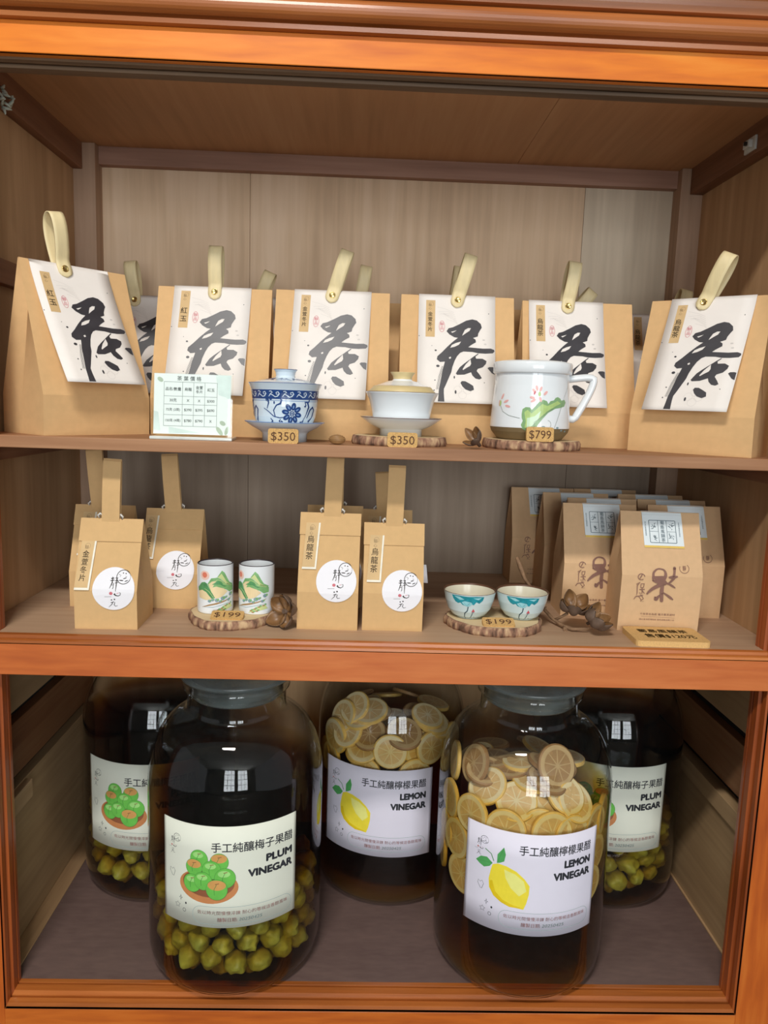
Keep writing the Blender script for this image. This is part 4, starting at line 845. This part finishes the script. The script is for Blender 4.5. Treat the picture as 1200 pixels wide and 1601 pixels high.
def tea_cup(loc, rz, label):
    root = thing('tea_cup', label, 'cup', loc, rz, 'tall cups painted with green mountains')
    prof = [(.0222, 0), (.0234, .0012), (.0237, .0040), (.0237, .0630), (.0237, .0652)]
    mb = MB(); mb.lathe([(0, .0004)]+prof+[(.0228, .0660), (.0216, .0645), (.0212, .0080), (.018, .005), (0, .0045)], 56, mats=[0]*5+[1, 1]+[0]*3, cap=False)
    c = Canvas(); RR = .0237; X = lambda px: math.asin(max(-.985, min(.985, (px-330)/200)))*RR; Y = lambda py: (py-120)/595*.0655
    T = lambda P: [(X(x), Y(y)) for x, y in P]
    c.ell(X(215), Y(240), .0068, .0062, 3, 1, n=24); c.ell(X(215), Y(235), .0036, .0037, 2, 2, n=20)
    c.poly(T([(350, 255), (400, 180), (430, 210), (455, 270), (480, 330), (515, 365), (500, 390), (430, 330), (380, 270)]), 4, 1); c.poly(T([(355, 260), (395, 215), (420, 260), (450, 320), (500, 372), (440, 345), (390, 280)]), 6, 2)
    c.poly(T([(245, 340), (285, 270), (330, 265), (350, 260), (385, 280), (420, 320), (470, 345), (515, 380), (515, 440), (480, 450), (440, 410), (400, 420), (330, 500), (290, 470)]), 4, 2)
    c.poly(T([(255, 345), (290, 310), (340, 300), (300, 380), (340, 370), (420, 400), (460, 440), (400, 500), (330, 520), (290, 450)]), 7, 3); c.poly(T([(290, 350), (330, 320), (360, 298), (395, 320), (410, 355), (450, 375), (425, 380), (380, 350), (330, 345)]), 5, 4)
    c.stroke(T([(300, 340), (345, 290), (390, 300), (430, 350), (500, 375)]), .0005, 6, 5)
    c.poly(T([(150, 400), (185, 330), (215, 320), (240, 335), (265, 400), (300, 460), (325, 510), (290, 520), (230, 440), (190, 420), (155, 440)]), 5, 4); c.poly(T([(150, 410), (190, 400), (240, 430), (300, 520), (230, 540), (160, 520)]), 7, 3); c.stroke(T([(215, 400), (260, 430), (310, 505)]), .0005, 6, 5)
    c.stroke(T([(190, 630), (260, 600), (340, 580), (430, 555), (500, 520)]), [.0004, .0018, .0022, .0016, .0006], 8, 3); c.stroke(T([(200, 625), (300, 625), (400, 600), (500, 575)]), [.0002, .0006, .0006, .0002], 9, 3)
    for px, py, k in ((265, 550, 1), (300, 535, .9), (345, 540, 1.2), (410, 520, 1.4), (440, 510, .9), (470, 545, 1), (490, 480, 1.3), (380, 555, .8)): c.ell(X(px), Y(py), .0022*k, .0019*k, 9, 4, n=10); c.ell(X(px+12), Y(py-8), .0014*k, .0013*k, 4, 5, n=8)
    c.poly(T([(325, 690), (370, 650), (420, 610), (490, 590), (510, 640), (450, 660), (390, 670)]), 6, 3)
    for px, py in ((360, 660), (400, 640), (440, 615), (480, 600), (420, 665), (380, 680)): c.ell(X(px), Y(py), .0020, .0010, 8, 4, n=8); c.ell(X(px+14), Y(py-12), .0018, .0011, 4, 5, n=8)
    f = wrap(interp(prof), .0655, RR, 0)
    c.emit(mb, lambda u, v, h: f(u, v, h+.0001), du=.003, lift=.00007)
    mb.build('cup_body', ['porcelain', 'rim_black', 'sun_red', 'sun_glow', 'hill_green', 'hill_dark', 'hill_lime', 'hill_sand', 'shore_brown', 'tree_blue'], root, weld=False)
tea_cup((.2542, .0985, ZL+.0121), R(11), 'tall white cup with red sun and green mountains, near the box bags')
tea_cup((.3090, .1010, ZL+.0121), R(-18), 'tall white cup with green mountains, partly behind the seed pod')
def tea_bowl(loc, rz, label):
    root = thing('tea_bowl', label, 'bowl', loc, rz, 'small bowls painted with blue lotus')
    prof = [(.0170, 0), (.0178, .0012), (.0230, .0040), (.0290, .0120), (.0330, .0240), (.0350, .0345), (.0356, .0365)]
    mb = MB(); mb.lathe([(0, .0006)]+prof+[(.0352, .0370), (.0336, .0350), (.0310, .0230), (.0260, .0110), (.0180, .0048), (0, .0035)], 56, mats=[0]*7+[1, 1]+[2]*5, cap=False)
    c = Canvas(); RR = .0335; X = lambda px: (px-840)/345*.0700*1.05; Y = lambda py: (py-440)/170*.0365
    T = lambda P: [(X(x), Y(y)) for x, y in P]
    c.poly(T([(745, 445), (800, 443), (850, 446), (900, 444), (950, 448), (944, 472), (922, 490), (902, 480), (888, 500), (862, 490), (846, 512), (816, 502), (802, 488), (786, 494), (768, 486), (753, 468)]), 3, 1); c.poly(T([(760, 450), (800, 450), (828, 466), (800, 470)]), 4, 2); c.poly(T([(880, 454), (935, 452), (915, 466)]), 4, 2)
    c.poly(T([(810, 485), (830, 475), (850, 478), (870, 482), (878, 492), (862, 508), (845, 512), (825, 502)]), 4, 3); c.stroke(T([(825, 488), (845, 505), (862, 488)]), .0004, 3, 4)
    c.stroke(T([(852, 512), (848, 540), (828, 560), (822, 585), (826, 605)]), [.0014, .0014, .0016, .0012, .0010], 6, 2); c.stroke(T([(886, 550), (882, 575), (870, 602)]), [.0010, .0012, .0006], 6, 2); c.poly(T([(876, 548), (888, 525), (900, 545), (890, 555)]), 5, 3); c.ell(X(888), Y(550), .0014, .0008, 3, 3, n=8); c.ell(X(905), Y(588), .0012, .0004, 6, 2, n=8)
    f = wrap(interp(prof), .0360, RR, 0); c.emit(mb, lambda u, v, h: f(u, v, h+.0001), du=.004, dv=.004, lift=.00008)
    mb.build('bowl_body', ['celadon', 'rim_brown', 'cream_glaze', 'teal', 'teal_pale', 'lotus_red', 'tea_blue'], root, weld=False)
tea_bowl((.5975, .1020, ZL+.0121), R(-15), 'small pale bowl with blue lotus, the one closer to the box bags')
tea_bowl((.6695, .1020, ZL+.0121), R(-12.5), 'small pale bowl with blue lotus, the one the dry twig rises behind')

# ---------------------------------------------------------------- vinegar jars
JR = .1215; ZF = .0131
def label_art(kind):
    c = Canvas(); W = .1869; H = .1405 if kind == 'plum' else .1425
    if kind == 'plum': q = lambda u, v: ((-.0886+1.191*u)*W, (.085+1.011*v)*H)
    else: q = lambda u, v: ((-.0364+1.119*u)*W, (.056+.996*v)*H)
    INK, PINK, PILL = 1, 2, 3
    def pl(P, m, z): c.poly([q(*p) for p in P], m, z)
    if kind == 'plum':
        x, y = q(.376, .505); c.ell(x, y, .0395, .0235, 7, 1, n=36); c.ell(x, y-.004, .0345, .0185, 8, 2, n=36)
        for i, (u, v) in enumerate(((.324,.242),(.443,.261),(.294,.33),(.399,.337),(.477,.413),(.283,.484),(.35,.45),(.43,.524))):
            x, y = q(u, v); r_ = (.0118, .0118, .0112, .0120, .0132, .0118, .0118, .0136)[i]; z = 3+i*3
            c.ell(x, y, r_+.0004, r_*1.04+.0004, 5, z, n=24); c.ell(x, y, r_, r_*1.04, 4, z+1, n=24)
            if i in (1, 2, 7): c.ell(x, y-r_*.45, r_*.86, r_*.52, 6, z+2, n=20)
            else: c.ell(x-r_*.1, y-r_*.45, r_*.6, r_*.35, 9, z+2, n=16)
            c.stroke([(x, y-r_*.55), (x-r_*.25, y), (x-r_*.2, y+r_*.55)], .0006, 5, z+3); c.stroke([(x-.002, y-r_*.55), (x+.003, y-r_*.65)], .0009, 8, z+3)
        t = q(.886, .12); c.text('手工純釀梅子果醋', t[0], q(0, .121)[1], .0145, INK, 2, .012, 'r', width=(.886-.398)*1.191*W)
        c.text('PLUM', q(.882, 0)[0], q(0, .265)[1], .0135, INK, 2, .060, 'r', width=.0370); c.text('VINEGAR', q(.884, 0)[0], q(0, .382)[1], .0135, INK, 2, .060, 'r', width=.0610)
        a, b = q(.284, .70), q(.884, .872); lx = .0155; L = lambda u, v: q(u, v)
        dec = dict(heart=q(.143, .435), sp=q(.205, .661), star=q(.182, .739), dot=q(.239, .704), cir=q(.228, .775)); lg = q(.153, .072)
    else:
        pl([(.224,.301),(.259,.278),(.313,.286),(.375,.321),(.426,.383),(.46,.45),(.458,.536),(.446,.623),(.43,.687),(.389,.679),(.343,.68),(.289,.652),(.24,.607),(.209,.537),(.203,.453),(.214,.361)], 4, 2)
        pl([(.299,.322),(.368,.348),(.423,.407),(.442,.502),(.399,.559),(.344,.489),(.31,.403)], 5, 3); pl([(.21,.47),(.228,.46),(.25,.56),(.30,.625),(.36,.655),(.43,.675),(.389,.679),(.343,.68),(.289,.652),(.24,.607),(.211,.537)], 6, 3)
        for P in ([(.109,.311),(.143,.259),(.185,.247),(.224,.289),(.205,.329),(.168,.355),(.137,.337)], [(.251,.276),(.252,.19),(.291,.107),(.304,.175),(.296,.244),(.27,.267)]): pl(P, 7, 3)
        c.stroke([q(.17, .17), q(.212, .203), q(.231, .267)], .0011, 8, 3); c.stroke([q(.112, .308), q(.16, .30), q(.22, .29)], .0004, 8, 4); c.stroke([q(.255, .27), q(.27, .20), q(.29, .12)], .0004, 8, 4)
        c.text('手工純釀檸檬果醋', q(.872, 0)[0], q(0, .108)[1], .0145, INK, 2, .012, 'r', width=(.872-.386)*1.119*W)
        c.text('LEMON', q(.871, 0)[0], q(0, .242)[1], .0135, INK, 2, .060, 'r', width=.0405); c.text('VINEGAR', q(.874, 0)[0], q(0, .357)[1], .0135, INK, 2, .060, 'r', width=.0555)
        a, b = q(.279, .72), q(.884, .885)
        dec = dict(heart=q(.15, .54), sp=q(.196, .691), star=q(.172, .77), dot=q(.232, .733), cir=q(.221, .801)); lg = q(.135, .075)
    c.rrect(a[0], a[1], b[0], b[1], (b[1]-a[1])*.48, .0005, PILL, 2); mx = (a[0]+b[0])/2; hh = b[1]-a[1]
    c.text('佐以時光間慢慢淬鍊 耐心的等候這香醇風味', mx, a[1]+hh*.34, .0058, PINK, 2, .002, width=(b[0]-a[0])*.90); c.text('釀製日期:', mx-.008, a[1]+hh*.73, .0062, PINK, 2, .004, 'r'); c.text('20250425', mx-.006, a[1]+hh*.73, .0064, PILL, 2, .004, 'l', width=.030, slant=.2)
    x, y = dec['heart']; c.stroke([(x, y+.005), (x-.004, y-.001), (x-.0035, y-.0055), (x-.0005, y-.0035), (x+.002, y-.006), (x+.0045, y-.002), (x+.002, y+.0055), (x, y+.005)], .0005, INK, 2)
    x, y = dec['sp']; c.poly([(x-.003, y), (x-.0007, y-.0007), (x, y-.0045), (x+.0007, y-.0007), (x+.003, y), (x+.0007, y+.0007), (x, y+.0045), (x-.0007, y+.0007)], INK, 2, [[(x-.0009, y), (x, y-.0015), (x+.0009, y), (x, y+.0015)]])
    x, y = dec['star']; c.stroke([(x+.0042*(1 if k % 2 == 0 else .5)*math.sin(PI*k/5), y-.0042*(1 if k % 2 == 0 else .5)*math.cos(PI*k/5)) for k in range(10)], .0005, INK, 2, closed=True)
    c.ell(*dec['dot'], .0013, .0016, INK, 2, n=10); c.ring(*dec['cir'], .0021, .0023, .0005, INK, 2)
    c.merge(LOGO, lg[0]-.001, lg[1]+.012, .00165, {1: INK, 2: PINK})
    return c, W, H
ART = {k: label_art(k) for k in ('plum', 'lemon')}
LM = {'plum': ['plum_label', 'ink_label', 'ink_pink', 'ink_pill', 'fruit_green', 'fruit_dark', 'fruit_blush', 'dish_orange', 'dish_shade', 'fruit_light'],
      'lemon': ['lemon_label', 'ink_label', 'ink_pink', 'ink_pill', 'lemon_yellow', 'lemon_pale', 'lemon_gold', 'lemon_leaf', 'fruit_dark']}
def jar(kind, x, y, azc, ztop, level, label):
    root = thing('vinegar_jar', label, 'jar', (x, y, ZF), 0, 'large glass jars of fruit vinegar')
    out = [(0, .003), (.085, .003), (.100, 0), (.1070, .0012), (.1140, .0055), (.1190, .0140), (JR, .0300)]+[(JR, .05+.2*i/4) for i in range(5)]
    out += [(.0690+.0525*math.cos(a), .262+.0960*math.sin(a)) for a in [PI/2*i/14 for i in range(1, 14)]]
    out += [(.0700, .3610), (.0685, .3640), (.0680, .3700), (.0680, .3880), (.0700, .3915), (.0735, .3940), (.0735, .4040), (.0700, .4060)]
    t = .0014; inn = [(.0640, .4060), (.0640, .3640), (.0660, .3590)]+[(.0660+.0520*math.cos(a), .262+.0930*math.sin(a)) for a in [PI/2*i/12 for i in range(11, 0, -1)]]+[(JR-t, .262), (JR-t, .0300), (.1176, .0148), (.1126, .0068), (.1060, .0030), (.0990, .0022), (.085, .0048), (0, .0048)]
    mb = MB(); mb.lathe(out+inn, 96, mats=[0]*len(out)+[1]*(len(inn)-1), cap=False); mb.build('glass_body', ['jar_glass', 'jar_glass_inner'], root)
    # vinegar, a hair clear of the glass
    e = .0006; lv = level-ZF; lp = [(0, .0048+e), (.085, .0048+e), (.0990, .0022+e), (.1060-e*.5, .0030+e), (.1126-e*.7, .0068+e*.7), (.1176-e, .0148+e*.3), (JR-t-e, .0300), (JR-t-e, min(lv, .262))]
    if lv > .262:
        a1 = math.asin(min(1, (lv-.262)/.093)); lp += [(.0660-e+.0520*math.cos(a1*k/5), .262+.0930*math.sin(a1*k/5)) for k in range(1, 6)]
    lp.append((0, lp[-1][1])); mb = MB(); mb.lathe(lp, 72, cap=False); mb.build('vinegar', kind+'_vinegar', root)
    # ground-glass stopper
    mb = MB(); mb.lathe([(0, .380), (.0600, .380), (.0632, .383), (.0636, .4075), (.0760, .4080), (.0775, .4110), (.0760, .4150), (.0600, .4190), (.0300, .4240), (.0180, .4265), (.0150, .4320), (.0200, .4380), (.0180, .4430), (0, .4440)], 64, cap=False); mb.build('stopper', 'frosted_glass', root)
    c, W, H = ART[kind]; R0 = JR+.0003; f = lambda u, v, h: Vector(((R0+h)*math.sin(azc+(u-W/2)/R0), -(R0+h)*math.cos(azc+(u-W/2)/R0), ztop-ZF-v))
    mb = MB(); mb.slab(f, W, H, 40, 4, .0003); c.emit(mb, lambda u, v, h: f(u, v, h+.0003), du=.005, lift=.00004); mb.build('paper_label', LM[kind], root, weld=False)
    return root
JARS = [('plum', .281, .118, R(4.5), .2632, .300, 'glass jar of plum vinegar standing nearest, its label fully visible'),
        ('lemon', .692, .118, R(-4.3), .2585, .284, 'glass jar of lemon vinegar standing nearest, packed with lemon slices'),
        ('plum', .1245, .3075, R(-1.5), .2475, .302, 'rear glass jar of plum vinegar behind the front plum jar'),
        ('lemon', .508, .3065, R(-14), .2460, .284, 'rear glass jar of lemon vinegar between both front jars'),
        ('plum', .8720, .3065, R(-13.5), .2590, .300, 'rear glass jar of plum vinegar behind the front lemon jar')]
for J in JARS: jar(*J)

# fruit in the jars
def plum_mesh(seed):
    rnd = random.Random(seed); bm = bmesh.new(); bmesh.ops.create_icosphere(bm, subdivisions=3, radius=1); o = Vector((rnd.uniform(0, 50), rnd.uniform(0, 50), 0))
    for v in bm.verts:
        n_ = v.co.normalized(); k = 1+.24*noise.noise(n_*1.5+o)-.20*abs(noise.noise(n_*3.4+o))-.14*math.exp(-((n_.x)**2*40))*(n_.y > 0); v.co = Vector((n_.x*.92, n_.y*.92, n_.z*1.12))*k*.0172
    me = bpy.data.meshes.new('plum'); bm.to_mesh(me); bm.free(); me.materials.append(MATS['plum_flesh'])
    for p_ in me.polygons: p_.use_smooth = True
    return me
PM = [plum_mesh(s) for s in range(6)]
def place(name, me, loc, rot, label, cat, group, sc=1):
    o = bpy.data.objects.new(name, me); COL.objects.link(o); o.location = loc; o.rotation_euler = rot; o.scale = (sc,)*3; return tag(o, label, cat, group)
PL = {0: ('wrinkled green plum low in the front plum jar', 'plums in the front plum jar'), 2: ('wrinkled green plum low in the plum jar beside the side runner block', 'plums in the rear plum jar next to the left wall'), 4: ('wrinkled green plum low in the plum jar behind the front lemon jar', 'plums in the rear plum jar next to the right wall')}
for ji, face, zlo in ((0, R(9), .047), (2, R(15), .050), (4, R(-19), .050)):
    _, jx, jy = JARS[ji][:3]; rnd = random.Random(40+ji); lab, grp = PL[ji]
    for row in range(4 if ji else 4):
        z = zlo+.009+row*.0260; n = 19; rr = JR-.0045-.0190
        for k in range(n):
            a = face+2*PI*(k+.5*(row % 2))/n
            da = (a-face+PI) % (2*PI)-PI
            if abs(da) > R(112): continue
            zz = z+rnd.uniform(-.006, .006)
            place('plum', PM[rnd.randrange(6)], (jx+rr*math.sin(a), jy-rr*math.cos(a), zz), (rnd.uniform(0, 6), rnd.uniform(0, 6), rnd.uniform(0, 6)), lab, 'plum', grp, rnd.uniform(.86, 1.06))
for ji, face in ((0, R(9)), (2, R(15)), (4, R(-19))):  # ring added to darken the jar bottoms, standing in for reflected plums
    jx, jy = JARS[ji][1:3]; lab, grp = PL[ji]
    for k in range(12):
        a = face+2*PI*(k+.5)/12
        if abs((a-face+PI) % (2*PI)-PI) < R(125): place('plum', PM[k % 6], (jx+.078*math.sin(a), jy-.078*math.cos(a), .0385), (k*1.3, k*.7, k*2.1), lab, 'plum', grp, .92)
def slice_mesh(brown=False):
    mb = MB(); r = .0275; n = 40; th = .0060
    mb.lathe([(r*.80, -th/2), (r*.93, -th/2), (r, -th*.3), (r, th*.3), (r*.93, th/2), (r*.80, th/2)], n, mats=[1, 0, 0, 0, 1], cap=False)
    for sg in (-1, 1):
        z = sg*th/2; mb.add([(r*.80*math.cos(2*PI*i/n), r*.80*math.sin(2*PI*i/n), z) for i in range(n)]+[(0, 0, z)], [(i, (i+1) % n, n) if sg > 0 else ((i+1) % n, i, n) for i in range(n)], 1)
        for k in range(9):
            a0 = 2*PI*k/9+.025; a1 = 2*PI*(k+1)/9-.025; zz = z+sg*.00035; P = [(.10*r*math.cos((a0+a1)/2), .10*r*math.sin((a0+a1)/2), zz)]+[(.72*r*math.cos(a0+(a1-a0)*i/6), .72*r*math.sin(a0+(a1-a0)*i/6), zz) for i in range(7)]
            mb.add(P, [list(range(8)) if sg > 0 else list(range(8))[::-1]], 2)
    me = bpy.data.meshes.new('lemon_slice'); me.from_pydata(mb.v, [], mb.f)
    for m in (('lemon_rind', 'lemon_pith', 'lemon_flesh') if not brown else ('lemon_brown', 'lemon_pith_dull', 'lemon_flesh_dull')): me.materials.append(MATS[m])
    me.polygons.foreach_set('material_index', mb.mi); me.polygons.foreach_set('use_smooth', mb.sm); me.update(); return me
SM = [slice_mesh(), slice_mesh(True)]
def lemon(jx, jy, az, z, tilt, r, lab, grp, brown=0, spin=0, sc=1, yawoff=0):
    """az, tilt: the direction its face looks (tilt up from level); r: distance from the jar's axis"""
    n = Vector((math.sin(az+yawoff)*math.cos(tilt), -math.cos(az+yawoff)*math.cos(tilt), math.sin(tilt)))
    q = n.to_track_quat('Z', 'Y'); o = place('lemon_slice', SM[brown], (jx+r*math.sin(az), jy-r*math.cos(az), z), (0, 0, 0), lab, 'lemon slice', grp, sc)
    q = q @ Matrix.Rotation(spin, 4, 'Z').to_quaternion(); o.rotation_euler = q.to_euler()
rnd = random.Random(11)
L1 = ('lemon slice steeping in the front lemon vinegar jar', 'lemon slices in the front lemon jar'); L2 = ('lemon slice steeping in the rear lemon vinegar jar', 'lemon slices in the rear lemon jar')
jx, jy = JARS[1][1:3]; F = -13.6
# (azimuth from the viewer's side in degrees, height, tilt up, inset from glass, brown)
front = [(-33, .2920, 48, .030, 0), (-5, .2850, 50, .026, 0), (8, .2790, 46, .036, 0), (38, .2930, 44, .028, 0), (44, .2840, 40, .020, 0), (27, .2860, 55, .036, 0), (-36, .2585, 4, .007, 0), (-10, .2540, 4, .007, 0), (13, .2570, 8, .012, 0), (21, .2545, 6, .008, 0), (36, .2500, 3, .007, 0), (60, .2500, 0, .007, 0), (-62, .2570, 0, .007, 0), (-50, .2100, 2, .007, 0), (-42, .1650, 0, .007, 0), (-68, .2050, 0, .007, 0),
         (62, .2050, 0, .007, 0), (56, .1650, 0, .007, 0), (-78, .1650, 0, .007, 0), (75, .2500, 0, .007, 0), (-20, .2100, 0, .008, 0), (10, .2050, 0, .008, 0), (38, .2050, 0, .008, 0)]
for i, (a, z, t, ins, br) in enumerate(front): lemon(jx, jy, R(a+F), z, R(t), JR-.004-ins, L1[0], L1[1], br, i*1.3, rnd.uniform(.95, 1.05))
for i, (a, z, rr) in enumerate(((0, .3000, .02), (150, .306, .04), (60, .312, .05), (-60, .308, .05), (10, .3030, .06), (-25, .3080, .045), (40, .3140, .045), (110, .302, .06), (-120, .304, .06), (170, .296, .07), (-90, .298, .07), (25, .3060, .070), (-45, .3030, .075), (-10, .3120, .03))): lemon(jx, jy, R(a+F), z, R(rnd.uniform(62, 88)), rr, L1[0], L1[1], 1 if i % 3 != 1 else 0, i, 1, R(rnd.uniform(-60, 60)))
lemon(jx, jy, R(36+F), .3250, R(25), .070, L1[0], L1[1], 1, 0, 1.05); lemon(jx, jy, R(-75+F), .300, R(5), .100, L1[0], L1[1], 0, .4); lemon(jx, jy, R(-52+F), .312, R(20), .085, L1[0], L1[1], 1, .4)
jx, jy = JARS[3][1:3]; F = -3
front = [(0, .2720, 6, .007, 0), (-52, .2750, 0, .007, 0), (-40, .2900, 30, .012, 0), (-24, .2720, 40, .016, 0), (-28, .2590, 62, .024, 0), (34, .2720, 4, .007, 0), (26, .2700, 10, .014, 0), (58, .2720, 0, .007, 0), (-72, .2300, 0, .007, 0), (-58, .2350, 0, .007, 0), (-20, .2900, 46, .02, 1), (12, .2950, 56, .02, 1), (44, .3050, 62, .026, 0), (40, .3130, 64, .03, 0), (48, .2980, 58, .022, 0), (-34, .3100, 60, .03, 0), (-42, .3220, 40, .03, 0), (-26, .3180, 66, .04, 0), (-50, .3060, 24, .018, 0), (62, .2300, 0, .007, 0), (20, .2320, 0, .007, 0), (-20, .2320, 0, .007, 0)]
for i, (a, z, t, ins, br) in enumerate(front): lemon(jx, jy, R(a+F), z, R(t), JR-.004-ins, L2[0], L2[1], br, i*1.7, rnd.uniform(.95, 1.05))
for i in range(8): lemon(jx, jy, R(i*47), .296+.004*(i % 4), R(rnd.uniform(60, 85)), .045+.012*(i % 3), L2[0], L2[1], i % 2, i, 1)
